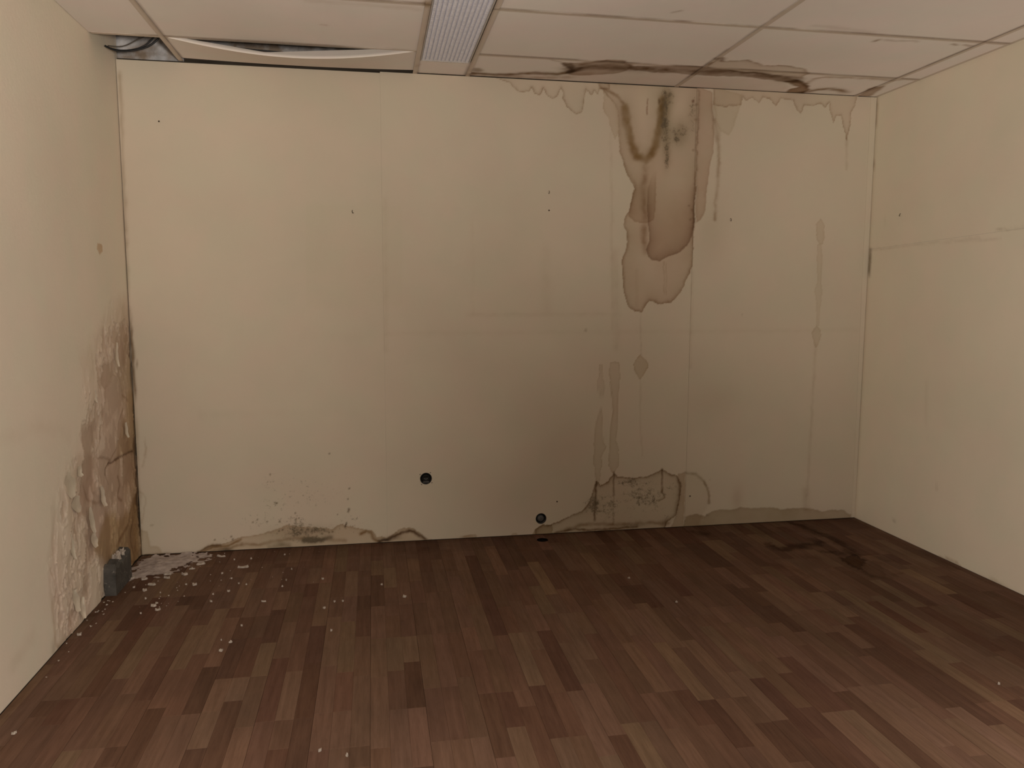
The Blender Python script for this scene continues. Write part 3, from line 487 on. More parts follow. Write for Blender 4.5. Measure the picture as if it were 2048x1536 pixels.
# ================================================================ floor: laminate with a three-stave pattern
floor = box('floor', (XL-.2, YF-.1, -.12), (XR+.2, YB+.1, -.009), M_dark); props(floor, kind='structure')
SW, BW, X0 = .0625, .1875, -.031
def tone(r):
    k = r.random()
    base = (0.156, 0.089, 0.059) if k < .34 else (0.136, 0.075, 0.049) if k < .70 else (0.110, 0.057, 0.037) if k < .90 else (0.171, 0.105, 0.066)
    j = r.uniform(.90, 1.10); return tuple(v*j*r.uniform(.97, 1.03) for v in base)
def floor_stain_and_shade(X, Y):
    s = Stain(X, Y, .022, 34); D = (.30, .22, .14)
    s.line([(2.532, 4.351), (2.573, 4.285), (2.588, 4.200), (2.591, 4.100), (2.613, 4.054), (2.618, 3.981), (2.605, 3.884), (2.586, 3.800), (2.571, 3.719)], .030, .75, D, 3, .35)
    s.area([(2.454, 3.680), (2.500, 3.688), (2.568, 3.728), (2.575, 3.694), (2.575, 3.622), (2.511, 3.541), (2.450, 3.493), (2.435, 3.529), (2.452, 3.597), (2.442, 3.634)], .85, .4, .02, col=(.36, .24, .10), rimcol=(.25, .15, .07), soft=.006)
    s.area([(2.525, 3.562), (2.604, 3.610), (2.625, 3.575), (2.593, 3.490), (2.516, 3.368), (2.457, 3.399), (2.451, 3.471)], .35, .3, .02, col=(.6, .52, .45), soft=.01)
    s.line([(2.456, 3.477), (2.455, 3.396), (2.485, 3.377), (2.512, 3.355)], .020, .6, D, 2, .4)
    s.line([(2.196, 3.972), (2.199, 3.889), (2.229, 3.858), (2.265, 3.861), (2.314, 3.904), (2.347, 3.898), (2.388, 3.927), (2.462, 3.909), (2.519, 3.962)], .030, .75, D, 3, .35)
    s.line([(2.325, 3.902), (2.358, 3.897)], .05, .5, (.32, .2, .1), 3)
    s.line([(2.416, 3.796), (2.452, 3.778), (2.475, 3.786), (2.486, 3.775), (2.496, 3.754), (2.528, 3.748)], .022, .7, D, 2, .5); s.line([(2.298, 3.726), (2.341, 3.702)], .03, .35, D); s.line([(2.670, 3.630), (2.683, 3.599)], .02, .4, D); s.line([(2.587, 3.397), (2.636, 3.407)], .02, .4, D)
    s.line([(2.177, 4.270), (2.221, 4.283), (2.255, 4.236), (2.262, 4.118)], .05, .35, (.4, .32, .25)); s.line([(2.047, 3.644), (2.075, 3.594), (2.107, 3.545)], .04, .35, (.5, .42, .34)); s.line([(2.050, 3.598), (2.165, 3.765)], .03, .2, (.5, .42, .34)); s.line([(2.134, 3.497), (2.133, 3.441)], .02, .3, D)
    s.line([(1.863, 4.253), (1.915, 4.205)], .035, .6, D, 3, .4); s.blob([(2.454, 3.781)][0], (.75, .45), .25, (.78, .78, .80))
    s.line([(2.224, 4.365), (2.563, 4.383), (2.893, 4.370), (3.005, 4.373)], .035, .5, (.55, .46, .4)); s.line([(-1.235, 4.348), (0.046, 4.336), (0.957, 4.339), (2.231, 4.379)], .03, .35, (.55, .46, .4)); s.line([(-0.889, 4.289), (0.046, 4.300), (0.949, 4.302), (2.211, 4.339), (2.948, 4.322)], .42, .48, (.74, .70, .68), 2, .2)  # last, widest line paints shade over the far floor along the wall
    s.line([(2.986, 4.316), (2.969, 3.592), (2.965, 3.025)], .02, .4, (.5, .4, .34)); s.line([(-1.252, 2.717), (-1.250, 3.212), (-1.205, 3.899)], .035, .45, (.55, .5, .45))
    s.blob([(-0.930, 4.003)][0], (.25, .2), .25, (.9, .9, .9)); 
    return s
cells = []; rf = random.Random(11); k0 = int(math.floor((XL-X0)/SW))-1
nst = int(math.ceil((XR-X0)/SW))
boff = {}
for k in range(k0, nst):
    xa, xb = X0+k*SW, X0+(k+1)*SW; e0 = .0004 if k % 3 == 0 else .0001; e1 = .0004 if k % 3 == 2 else .0001
    xa, xb = max(xa+e0, XL+.004), min(xb-e1, XR-.004)
    if xb-xa < .01: continue
    bd = k//3
    if bd not in boff: boff[bd] = rf.uniform(0, 1.25)
    ends = [1.0-2+boff[bd]+1.25*i for i in range(-1, 6)]            # board ends shared by the three staves of a board row
    y = .9-rf.uniform(0, .3)
    while y < YB-.012:
        ln = rf.choice((.22, .28, .34, .40, .46, .46, .34)); y1 = y+ln
        for e in ends:
            if y < e < y1+.07: y1 = e; break
        y1 = min(y1, YB-.006)
        if YB-y1 < .08: y1 = YB-.006
        if y1-y > .012: cells.append((xa, xb, y+.0002, y1-(.0006 if any(abs(y1-e) < 1e-6 for e in ends) else .0001), tone(rf)))
        y = y1
    
def cell_view(c):
    p = Vector(((c[0]+c[1])/2, (c[2]+c[3])/2, -1.40)); z = p.dot(fw); u, v = p.dot(rt)/z, p.dot(up)/z
    return (abs(u) < .70 and abs(v) < .53), (c[1]-c[0])*(c[3]-c[2])/z**3
vis = sorted([c for c in cells if cell_view(c)[0]], key=lambda c: -cell_view(c)[1])
single = set(id(c) for c in vis[:300])
def stave_geo(c):
    """one stave: flat top with a small chamfer; subdivided where water stain and painted shade cross it"""
    xa, xb, ya, yb_, _ = c; b_ = .0004
    st = (ya > 3.2 or xa < -.95)
    nx, ny = (9, max(3, int((yb_-ya)/.009))) if st else (2, 2)
    gx = np.r_[xa, np.linspace(xa+b_, xb-b_, nx), xb]; gy = np.r_[ya, np.linspace(ya+b_, yb_-b_, ny), yb_]
    X, Y = np.meshgrid(gx, gy, indexing='ij'); Z = np.zeros(X.shape); Z[0, :] = Z[-1, :] = -b_*1.2; Z[:, 0] = Z[:, -1] = -b_*1.2
    V = np.c_[X.ravel(), Y.ravel(), Z.ravel()]; F = quads(*X.shape); n = len(V)
    c4 = [0, X.shape[1]-1, X.size-1, X.size-X.shape[1]]
    low = V[c4].copy(); low[:, 2] = -.0088; V = np.r_[V, low]
    per = [list(range(0, X.shape[1])), list(range(X.shape[1]-1, X.size, X.shape[1])), list(range(X.size-1, X.size-X.shape[1]-1, -1)), list(range(X.size-X.shape[1], -1, -X.shape[1]))]
    sides = [[n+i, p_[0], p_[-1], n+(i+1) % 4] for i, p_ in enumerate(per)]
    F = np.r_[F, np.array(sides)]
    T = floor_stain_and_shade(V[:, 0], V[:, 1]).t if st else np.ones((n+4, 3))
    return V, F, T
bigV, bigF, bigT, bigC = [], [], [], []; off = 0; shared = {}
for c in cells:
    far = (c[2] > 3.2 or c[0] < -.95)
    if id(c) in single:
        if far:
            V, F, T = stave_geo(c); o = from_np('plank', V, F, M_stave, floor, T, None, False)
        else:
            key = (round(c[1]-c[0], 4), round(c[3]-c[2], 2)); org = np.array((c[0], c[2], 0))
            if key not in shared:
                V, F, T = stave_geo((0, c[1]-c[0], 0, c[3]-c[2], None)); o = from_np('plank', V[:, :], F, M_stave, floor, np.ones((len(V), 3)), None, False); shared[key] = o.data
            else: o = link(bpy.data.objects.new('plank', shared[key]), floor)
            o.location = org
        o.color = (*c[4], 1)
    else:
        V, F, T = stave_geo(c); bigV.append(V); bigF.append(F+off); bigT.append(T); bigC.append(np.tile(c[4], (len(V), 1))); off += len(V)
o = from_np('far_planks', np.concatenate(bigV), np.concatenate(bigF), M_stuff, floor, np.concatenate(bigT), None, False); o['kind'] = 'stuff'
a = o.data.attributes.new('wood', 'FLOAT_COLOR', 'POINT'); a.data.foreach_set('color', np.c_[np.concatenate(bigC), np.ones(off)].astype(np.float32).ravel())
box('near_flooring', (XL, YF, -.009), (XR, .58, 0), M_lam, floor)

# ================================================================ ceiling: slab, exposed tees, lay-in tiles
ceiling = box('ceiling', (XL-.2, YF-.1, SLAB), (XR+.2, YB+.2, SLAB+.15), M_conc); props(ceiling, kind='structure')
XM = [-.942, .247, .531, 1.735, 2.868]; YR = [3.990, 3.367, 2.744, 2.121, 1.498, .875, .252, -.371, -.994, -1.617]
def ceil_stains(X, Y):
    s = Stain(X, Y, .017, 13, 1.3); D = (.30, .21, .13)
    A = [(0.916, 3.994), (1.044, 4.048), (1.198, 3.960), (1.298, 3.971), (1.355, 4.050), (1.488, 4.015), (1.685, 3.967), (1.730, 3.979), (1.894, 4.011), (2.095, 4.026), (2.213, 4.047), (2.346, 4.106), (2.470, 4.199), (2.498, 4.273), (2.400, 4.183), (2.291, 4.156), (2.112, 4.121), (1.946, 4.119), (1.753, 4.123), (1.625, 4.125), (1.462, 4.113), (1.364, 4.099), (1.325, 4.170), (1.215, 4.223), (1.081, 4.249), (1.031, 4.204), (1.050, 4.158), (1.020, 4.102), (0.980, 4.030)]
    s.area(A, .50, .25, .02, col=(.44, .33, .23), soft=.010)
    s.line([(1.047, 4.149), (1.174, 4.084), (1.357, 4.080), (1.541, 4.071), (1.723, 4.053), (1.849, 4.051), (2.016, 4.062), (2.186, 4.074), (2.333, 4.125)], .048, .56, D, 2, .55)
    s.line([(0.553, 4.315), (0.630, 4.323), (0.737, 4.313), (0.822, 4.276), (0.910, 4.248), (1.011, 4.251), (1.068, 4.197), (1.096, 4.129)], .026, .72, D, 2, .3)
    s.line([(0.557, 4.347), (0.820, 4.342), (1.079, 4.304)], .03, .42, (.5, .38, .28)); s.blob([(0.568, 4.249)][0], (.035, .035), .7, D, 2)
    s.area([(0.984, 4.044), (1.046, 4.057), (1.088, 4.215), (1.046, 4.234), (1.050, 4.158)], .5, .3, .02, col=D, soft=.01)
    R1 = [(1.092, 4.059), (1.164, 3.996), (1.199, 3.965), (1.257, 3.959), (1.305, 3.979), (1.355, 4.050)]; s.line(R1, .014, .6, (.5, .38, .28))
    s.area([(1.722, 3.981), (1.740, 3.917), (1.739, 3.821), (1.783, 3.860), (1.900, 3.834), (2.024, 3.894), (2.178, 3.885), (2.274, 3.918), (2.324, 3.983), (2.353, 4.087), (2.211, 4.058), (1.903, 4.030)], .34, .55, .014, col=(.64, .52, .40), rimcol=(.42, .31, .21), soft=.006)
    s.line([(1.735, 3.822), (1.747, 3.805), (1.780, 3.851)], .012, .6, D)
    s.area([(2.277, 4.147), (2.339, 4.107), (2.450, 4.173), (2.512, 4.283), (2.538, 4.380), (2.416, 4.377), (2.402, 4.291), (2.430, 4.249), (2.366, 4.213)], .68, .3, .02, col=(.40, .29, .19), soft=.008)
    s.line([(2.524, 4.357), (2.563, 4.280), (2.620, 4.256), (2.698, 4.267), (2.748, 4.302)], .030, .66, (.36, .26, .17), 2, .3); s.line([(2.417, 4.396), (2.607, 4.380), (2.908, 4.390)], .02, .35, D)
    s.line([(2.439, 4.175), (2.427, 4.085), (2.469, 4.043), (2.593, 4.026), (2.723, 4.018), (2.893, 4.014)], .016, .5, (.5, .38, .28))
    s.area([(2.879, 4.375), (2.846, 4.220), (2.848, 4.146), (2.903, 4.124), (2.933, 4.241), (2.961, 4.360)], .62, .2, .02, col=(.45, .34, .25), soft=.01)
    s.area([(1.058, 4.221), (1.372, 4.124), (1.629, 4.135), (1.762, 4.143), (2.262, 4.150), (2.377, 4.247), (2.391, 4.382), (1.724, 4.370), (1.058, 4.348)], .26, 0, .02, col=(.74, .63, .54), soft=.02)
    for a, w_, k in (([(2.352, 3.443), (2.359, 3.421)], .012, .6), ([(2.391, 3.415), (2.536, 3.412)], .012, .35), ([(2.746, 3.423), (2.774, 3.426)], .010, .6), ([(2.811, 3.419), (2.844, 3.422)], .010, .55), ([(1.279, 3.273), (1.301, 3.249)], .008, .4), ([(1.952, 3.304), (2.253, 3.342)], .02, .15)): s.line(a, w_, k, (.4, .3, .22), 2, .3)
    s.line([(-0.207, 3.693), (-0.182, 3.694)], .008, .35, (.6, .5, .45)); s.line([(-0.239, 3.407), (0.218, 3.429)], .02, .15, (.6, .5, .42))
    s.blob([(2.086, 3.673)][0], (.5, .18), .16, (.80, .74, .70)); s.blob([(0.243, 3.356)][0], (.02, .03), .75, (.5, .38, .2), 2); s.blob([(0.250, 4.216)][0], (.012, .03), .4, (.6, .45, .38), 2)
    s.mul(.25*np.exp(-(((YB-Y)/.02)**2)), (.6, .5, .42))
    dn = fbm(X, Y, 6, 3, 71)
    for y in YR[:4]: s.mul(.75*np.exp(-((Y-y+.0135)/.0045)**2)*sstep(.30, .62, dn), (.34, .26, .2))
    for x in XM: s.mul(.55*np.exp(-((X-x-.0135*np.sign(.4-x))/.004)**2)*sstep(.25, .6, dn), (.38, .3, .24))
    return s
def tile(x0, x1, y0, y1, sag=None):
    g = .004; x0, x1, y0, y1 = x0+g, x1-g, y0+g, y1-g-(.036 if sag else 0)
    st = y1 > 2.6; h = .011 if st else .2
    xs = np.linspace(x0, x1, max(2, int((x1-x0)/h))); ys = np.linspace(y0, y1, max(2, int((y1-y0)/h)))
    X, Y = np.meshgrid(xs, ys, indexing='ij'); Z = np.full(X.shape, ZC+.0018)
    if sag:
        u = (X-x0)/(x1-x0); v = (Y-y0)/(y1-y0); Z = Z+.003-sag*np.sin(np.pi*u)**.9*(1-.85*v)
    nu, nv = X.shape; n = X.size; F = quads(nu, nv)[:, ::-1]
    V = np.c_[X.ravel(), Y.ravel(), Z.ravel()]
    per = list(range(0, nv))+list(range(2*nv-1, n, nv))+list(range(n-2, n-nv-1, -1))+list(range(n-2*nv, 0, -nv))
    top = V[per]+np.array((0, 0, .015)); m_ = len(per)
    sd = np.array([[per[i], per[(i+1) % m_], n+(i+1) % m_, n+i] for i in range(m_)])
    V = np.r_[V, top]; F2 = np.r_[F, sd]
    if st: s = ceil_stains(V[:, 0], V[:, 1]); t, m = s.t, s.m
    else: t, m = np.ones((len(V), 3)), np.zeros(len(V))
    t[n:] *= .55
    o = from_np('ceiling_tile', V, F2, M_tile, ceiling, t, m, False)
    bm = bmesh.new(); bm.from_mesh(o.data); bm.verts.ensure_lookup_table()
    bm.faces.new([bm.verts[n+i] for i in range(m_)]); bm.to_mesh(o.data); bm.free(); return o
cols = [XL-.002]+XM+[XR+.002]; rows = [YB+.002]+YR+[YF-.02]
for i in range(len(cols)-1):
    for j in range(len(rows)-1):
        x0, x1, y1, y0 = cols[i], cols[i+1], rows[j], rows[j+1]
        if i == 0 and j == 0: continue                                 # the missing corner tile
        if i == 2 and j in (0, 1, 2): continue                         # light fitting column, filled below
        tile(x0, x1, y0, y1, .066 if (i == 1 and j == 0) else None)
FX0, FX1, FY0, FY1 = XM[1]+.014, XM[2]-.014, 2.88, 4.140
tile(XM[1], XM[2], FY1-.002, YB+.002); tile(XM[1], XM[2], YR[2], FY0+.002)
def tee(name, x0, x1, y0, y1, z=0):
    nx, ny = (3, max(2, int((y1-y0)/.014))) if (x1-x0) < (y1-y0) else (max(2, int((x1-x0)/.014)), 3)
    X, Y = np.meshgrid(np.linspace(x0, x1, nx), np.linspace(y0, y1, ny), indexing='ij'); n = X.size; nv = ny
    V = np.c_[X.ravel(), Y.ravel(), np.full(n, ZC+z)]; F = quads(nx, ny)[:, ::-1]; s = ceil_stains(V[:, 0], V[:, 1])
    o = from_np(name, V, F, M_tee, ceiling, s.t, s.m*0, False)
    bm = bmesh.new(); bm.from_mesh(o.data)
    r = bmesh.ops.extrude_edge_only(bm, edges=[e for e in bm.edges if e.is_boundary]); bmesh.ops.translate(bm, verts=[v for v in r['geom'] if isinstance(v, bmesh.types.BMVert)], vec=(0, 0, .0015))
    if (x1-x0) < (y1-y0): add_box(bm, ((x0+x1)/2-.0008, y0, ZC+z+.001), ((x0+x1)/2+.0008, y1, ZC+z+.032))
    else: add_box(bm, (x0, (y0+y1)/2-.0008, ZC+z+.001), (x1, (y0+y1)/2+.0008, ZC+z+.032))
    bm.to_mesh(o.data); bm.free()
for x in XM: tee('main_tee', x-.012, x+.012, YF, YB-.001, -.0012 if abs(x-.39) > .2 else -.004)
for i in range(len(cols)-1):
    if i == 2: continue
    for y in YR:
        a_, b_ = max(cols[i]+.0125, XL+.001), min(cols[i+1]-.0125, XR-.001); tee('cross_tee', a_, b_, y-.012, y+.012)
tee('wall_angle', XR-.019, XR-.0006, 1.0, YB-.004, .001)

# plenum seen through the missing tile: rough concrete of the wall core, a ledge of old screed
bm = bmesh.new(); bmesh.ops.create_grid(bm, x_segments=60, y_segments=16, size=.5)
for v in bm.verts:
    x_, y_ = v.co.x, v.co.y; v.co = Vector((-.49+x_*1.60, YB+.050-.010*math.sin(9*x_)*random.random()-.008*random.random(), 2.82+y_*.44))
bm_obj('plenum_wall', bm, M_plen, ceiling, True)

# ================================================================ ceiling light
def tag_empty(name, loc, label, cat, group=None):
    o = bpy.data.objects.new(name, None); o.location = loc; o.empty_display_size = .1; C.objects.link(o); return props(o, label, cat, group)
def adopt(o, p):
    o.parent = p; o.matrix_parent_inverse = Matrix.Translation(-p.location); return o
fl = tag_empty('ceiling_light', ((FX0+FX1)/2, (FY0+FY1)/2, ZC), 'unlit ceiling light with ribbed grey prismatic lens set in the tile grid', 'light')
nr = 12; prof = []
for k in range(nr):
    xa = FX0+.006+(FX1-FX0-.012)*k/nr; wdt = (FX1-FX0-.012)/nr
    prof += [(xa, ZC+.0095), (xa+wdt*.16, ZC+.0022), (xa+wdt*.5, ZC+.0005), (xa+wdt*.84, ZC+.0022)]
prof.append((FX1-.006, ZC+.006))
ysl = np.linspace(FY0+.006, FY1-.006, 190); V = np.array([(x, y, z+.0009*(i % 2)) for x, z in prof for i, y in enumerate(ysl)])
adopt(from_np('lens', V, quads(len(prof), len(ysl))[:, ::-1], M_lens, None, None, None, False), fl)
bm = bmesh.new(); t_ = .006
for a_, b_ in (((FX0, FY0, ZC-.001), (FX0+t_, FY1, ZC+.012)), ((FX1-t_, FY0, ZC-.001), (FX1, FY1, ZC+.012)), ((FX0+t_, FY0, ZC-.001), (FX1-t_, FY0+t_, ZC+.012)), ((FX0+t_, FY1-t_, ZC-.001), (FX1-t_, FY1, ZC+.012))): add_box(bm, a_, b_, .001)
adopt(bm_obj('lens_frame', bm, M_frame), fl)
bm = bmesh.new(); add_box(bm, (FX0+.004, FY0+.004, ZC+.013), (FX1-.004, FY1-.004, ZC+.09), .003); adopt(bm_obj('housing', bm, M_frame), fl)

# ================================================================ cables in the opening
def cable(pts, r, m, label):
    o = tube('cable', pts, r, m); props(o, label, 'cable', 'cables above the missing ceiling tile'); return o
PZ = 0.0
cable([(-1.264, 4.225, 2.610), (-1.235, 4.225, 2.595), (-1.188, 4.225, 2.589), (-1.134, 4.225, 2.595), (-1.087, 4.225, 2.612), (-1.052, 4.225, 2.638), (-1.034, 4.225, 2.663)], .0042, M_cable, 'black cable sagging in the missing-tile opening, reaching the tee at its inner end')
cable([(-1.246, 4.175, 2.594), (-1.210, 4.175, 2.575), (-1.161, 4.175, 2.572), (-1.108, 4.175, 2.580), (-1.060, 4.175, 2.596), (-1.026, 4.175, 2.616), (-1.000, 4.175, 2.642)], .0048, M_cable, 'thickest black cable sagging lowest across the missing-tile opening')
cable([(-1.247, 4.225, 2.610), (-1.201, 4.225, 2.605), (-1.160, 4.225, 2.616), (-1.126, 4.225, 2.637), (-1.098, 4.225, 2.652), (-1.078, 4.225, 2.661)], .0030, M_cableg, 'thin grey-brown cable above the black cables in the missing-tile opening')
o = tube('cable', [(-.93, 4.06, ZC+.02), (-.78, 4.055, ZC-.000), (-.58, 4.05, ZC-.017), (-.34, 4.045, ZC-.026), (-.08, 4.045, ZC-.020), (.10, 4.05, ZC-.004), (.22, 4.06, ZC+.015)], .0035, M_cable); props(o, 'thin black cable lying in the gap above the sagging ceiling tile', 'cable', 'cables above the missing ceiling tile')

# ================================================================ fittings in the wall
(sx, sz), sr = HOLES[0]
so = tag_empty('wall_socket', (sx, YB, sz), 'round black wall socket without its cover plate, low on the back wall', 'socket')
bm = bmesh.new(); lathe(bm, [(sr+.0005, -.0005), (sr-.0035, -.0015), (sr-.004, .026), (.0001, .027)], 36, 'Y', (sx, YB, sz)); adopt(bm_obj('box_ring', bm, M_black, None, True), so)
bm = bmesh.new(); lathe(bm, [(.0215, .020), (.0215, .001), (.0195, -.001), (.0185, .002), (.0180, .014), (.0001, .015)], 36, 'Y', (sx, YB, sz)); adopt(bm_obj('socket_insert', bm, M_black, None, True), so)
for a_ in (45, 135, 225, 315):
    c_, s_ = math.cos(math.radians(a_+8)), math.sin(math.radians(a_+8)); bm = bmesh.new(); add_box(bm, (-.0035, -.0012, -.0018), (.0035, .001, .0018), .0004)
    bmesh.ops.rotate(bm, verts=bm.verts, matrix=Matrix.Rotation(-math.radians(a_+98), 3, 'Y'), cent=(0, 0, 0)); bmesh.ops.translate(bm, verts=bm.verts, vec=(sx+c_*(sr+.0085), YB, sz+s_*(sr+.0085))); adopt(bm_obj('claw', bm, M_black), so)
for dx in (-.0095, .0095):
    bm = bmesh.new(); lathe(bm, [(.0001, .0085), (.003, .0085), (.003, .016)], 12, 'Y', (sx+dx, YB, sz-.002)); adopt(bm_obj('contact', bm, M_grey, None, True), so)
bm = bmesh.new(); add_box(bm, (sx-.017, YB-.0012, sz-.0225), (sx+.017, YB+.002, sz-.0175), .0008); adopt(bm_obj('mounting_strap', bm, M_grey), so)
(hx, hz), hr = HOLES[1]
ho = tag_empty('junction_box', (hx, YB, hz), 'open round junction box sunk in the back wall just above the floor', 'junction box')
bm = bmesh.new(); lathe(bm, [(hr+.0008, -.0006), (hr-.0025, -.0012), (hr-.003, .028), (.0001, .0285)], 40, 'Y', (hx, YB, hz)); adopt(bm_obj('box_cup', bm, M_black, None, True), ho)
bm = bmesh.new(); lathe(bm, [(.022, .027), (.021, .012), (.012, .009), (.0001, .008)], 28, 'Y', (hx+.001, YB, hz-.002)); adopt(bm_obj('cable_knot', bm, M_grey, None, True), ho)
adopt(tube('wire', [(hx-.02, YB+.024, hz+.015), (hx-.008, YB+.008, hz+.012), (hx+.004, YB+.006, hz-.002), (hx-.006, YB+.008, hz-.014), (hx-.02, YB+.022, hz-.012)], .0022, M_grey), ho)
# pipe hole in the floor below it, its darkness painted as a flat disc
q = [(0.944, 4.255)][0]
bm = bmesh.new(); lathe(bm, [(.033, .0002), (.032, .0018), (.0295, .0022), (.028, .0010), (.0001, .0008)], 36, 'Z', (q[0], q[1], 0)); g_ = bm_obj('floor_hole_disc', bm, M_pit, None, True)
props(g_, 'flat black disc painted as the dark of a round floor hole below the round junction box', 'floor hole')

def hook(p, lab, wall='B', flip=1):
    r_ = tag_empty('wall_hook', (p[0], YB, p[1]) if wall == 'B' else (XR, p[0], p[1]), lab, 'hook', 'small hooks and nails left in the walls')
    if wall == 'B': A = [(p[0], YB+.004, p[1]+.010), (p[0]+.0005*flip, YB-.004, p[1]+.009), (p[0]+.002*flip, YB-.006, p[1]+.004), (p[0]+.001*flip, YB-.010, p[1]-.004), (p[0]-.003*flip, YB-.014, p[1]-.006)]
    else: A = [(XR+.004, p[0], p[1]+.012), (XR-.004, p[0], p[1]+.011), (XR-.006, p[0], p[1]+.002), (XR-.012, p[0]-.003, p[1]-.004), (XR-.014, p[0]-.010, p[1]-.003)]
    adopt(tube('shank', A, .0015, M_nail, None, 6, 4), r_)
    e = A[-1]; bm = bmesh.new(); bmesh.ops.create_icosphere(bm, subdivisions=2, radius=.0028); bmesh.ops.translate(bm, verts=bm.verts, vec=e); adopt(bm_obj('hook_tip', bm, M_nail, None, True), r_)
hook([(0.992, 1.983)][0], 'small dark bent hook high on the back wall, above a nail hole')
hook([(-0.098, 1.852)][0], 'small dark hook on the clean left board of the back wall', 'B', -1)
hook([(2.093, 1.852)][0], 'small dark hook right of the long brown water run')
hook([(4.090, 1.869)][0], 'tiny bent hook on the right-hand wall above the hairline joint', 'R')
def nail(p, lab):
    bm = bmesh.new(); lathe(bm, [(.0012, .006), (.0012, -.0020), (.0042, -.0020), (.0040, -.0034), (.0001, -.0040)], 12, 'Y', (p[0], YB, p[1])); o = bm_obj('nail', bm, M_nail, None, True); props(o, lab, 'nail', 'small hooks and nails left in the walls')
nail([(0.993, 1.884)][0], 'round nail head below the bent hook on the back wall'); nail([(1.055, 0.194)][0], 'nail head above and right of the open junction box'); nail([(1.889, 0.191)][0], 'nail head beside the board joint inside the low damp patch'); nail([(-1.063, 2.289)][0], 'lone nail head near the top left corner of the back wall')

# ================================================================ grey skirting stub and debris by the left wall
bx0, bx1, by0, by1, bh = XL+.001, XL+.052, 3.775, 4.015, .137
sk = tag_empty('skirting_stub', (bx0, by0, 0), 'broken grey stub of skirting standing against the peeling left wall', 'skirting')
bm = bmesh.new(); nseg = 10; A = []
for i in range(nseg+1):
    y_ = by0+(by1-by0)*i/nseg; hh = bh+.010*math.sin(i*2.1)*(.5+random.random()*.6)+(.012 if i > 7 else 0)-(.012 if i == 0 else 0)
    A.append([bm.verts.new(p) for p in ((bx0, y_, .0005), (bx1, y_, .0005), (bx1-.001, y_, hh-.014), (bx1-.012, y_, hh), (bx0, y_, hh+.004))])
for P_, Q_ in zip(A, A[1:]):
    for k in range(5): bm.faces.new((P_[k], P_[(k+1) % 5], Q_[(k+1) % 5], Q_[k]))
bm.faces.new(A[0]); bm.faces.new(A[-1][::-1]); bmesh.ops.bevel(bm, geom=[e for e in bm.edges if not e.is_boundary and e.calc_face_angle(0) > .9], offset=.003, segments=2, affect='EDGES'); adopt(bm_obj('stub_body', bm, M_skirt), sk)
def chip(bm, c, w, d, h, rnd, curl=0):
    n = rnd.randint(7, 10); ring = []; rot = rnd.uniform(-.4, .4)
    for k in range(n):
        a_ = 2*math.pi*k/n; rr = rnd.uniform(.62, 1.1); x_, y_ = w*rr*math.cos(a_), d*rr*math.sin(a_); x2, y2 = x_*math.cos(rot)-y_*math.sin(rot), x_*math.sin(rot)+y_*math.cos(rot)
        ring.append((x2, y2))
    lo = [bm.verts.new((c[0]+x, c[1]+y, c[2]+.0004)) for x, y in ring]; hi = [bm.verts.new((c[0]+x*.86, c[1]+y*.86, c[2]+h*rnd.uniform(.6, 1.3)+curl*(x/w)**2)) for x, y in ring]
    bm.faces.new(lo[::-1]); ct = bm.verts.new((c[0], c[1], c[2]+h*.8))
    for k in range(n): bm.faces.new((lo[k], lo[(k+1) % n], hi[(k+1) % n], hi[k])); bm.faces.new((hi[k], hi[(k+1) % n], ct))
rk = random.Random(3); bm = bmesh.new()
for k in range(12): chip(bm, (XL+.008+rk.uniform(0, .03), by0+.10+rk.uniform(0, .115), bh+.004), rk.uniform(.007, .014), rk.uniform(.008, .018), rk.uniform(.008, .024), rk)
adopt(bm_obj('plaster_crust', bm, M_flake), sk)

rk = random.Random(5)
def flake(c, w, d, label):
    bm = bmesh.new(); chip(bm, (0, 0, 0), w, d, .006, rk, .006); o = bm_obj('plaster_flake', bm, M_flake); o.location = (c[0], c[1], .0003); props(o, label, 'plaster flake', 'plaster flakes on the laminate'); return o
for (c, w, d, lab) in (((-0.912, 4.158), 0.0255, 0.0128, 'long white plaster flake at the far edge of the dust by the back wall'), ((-0.957, 4.013), 0.0172, 0.0150, 'curved white plaster flake at the right end of the dust patch'), ((-1.044, 4.028), 0.0197, 0.0121, 'upper of two white flakes in the middle of the dust patch'), ((-1.032, 3.977), 0.0170, 0.0088, 'lower of two white flakes in the middle of the dust patch'), ((-1.080, 3.892), 0.0225, 0.0141, 'broad white plaster flake just in front of the dust patch'), ((-1.136, 3.975), 0.0169, 0.0118, 'white plaster flake at the left front of the dust patch'), ((-0.683, 4.069), 0.0278, 0.0111, 'long thin white flake lying alone right of the dust patch'), ((-0.827, 4.265), 0.0250, 0.0094, 'thin pale flake against the foot of the back wall'), ((-0.877, 3.857), 0.0142, 0.0139, 'crumbled white flake between dust patch and open floor'), ((-1.002, 3.614), 0.0133, 0.0108, 'larger white flake of the pair farther out from the corner'), ((-0.994, 3.644), 0.0080, 0.0070, 'smaller white flake of the pair farther out from the corner'), ((-0.970, 3.563), 0.0164, 0.0114, 'crumbly white flake in front of the pair farther out from the corner'), ((-1.207, 4.001), 0.0194, 0.0131, 'white flake touching the end of the grey skirting stub')):
    flake(c, w, d, lab)
src = None
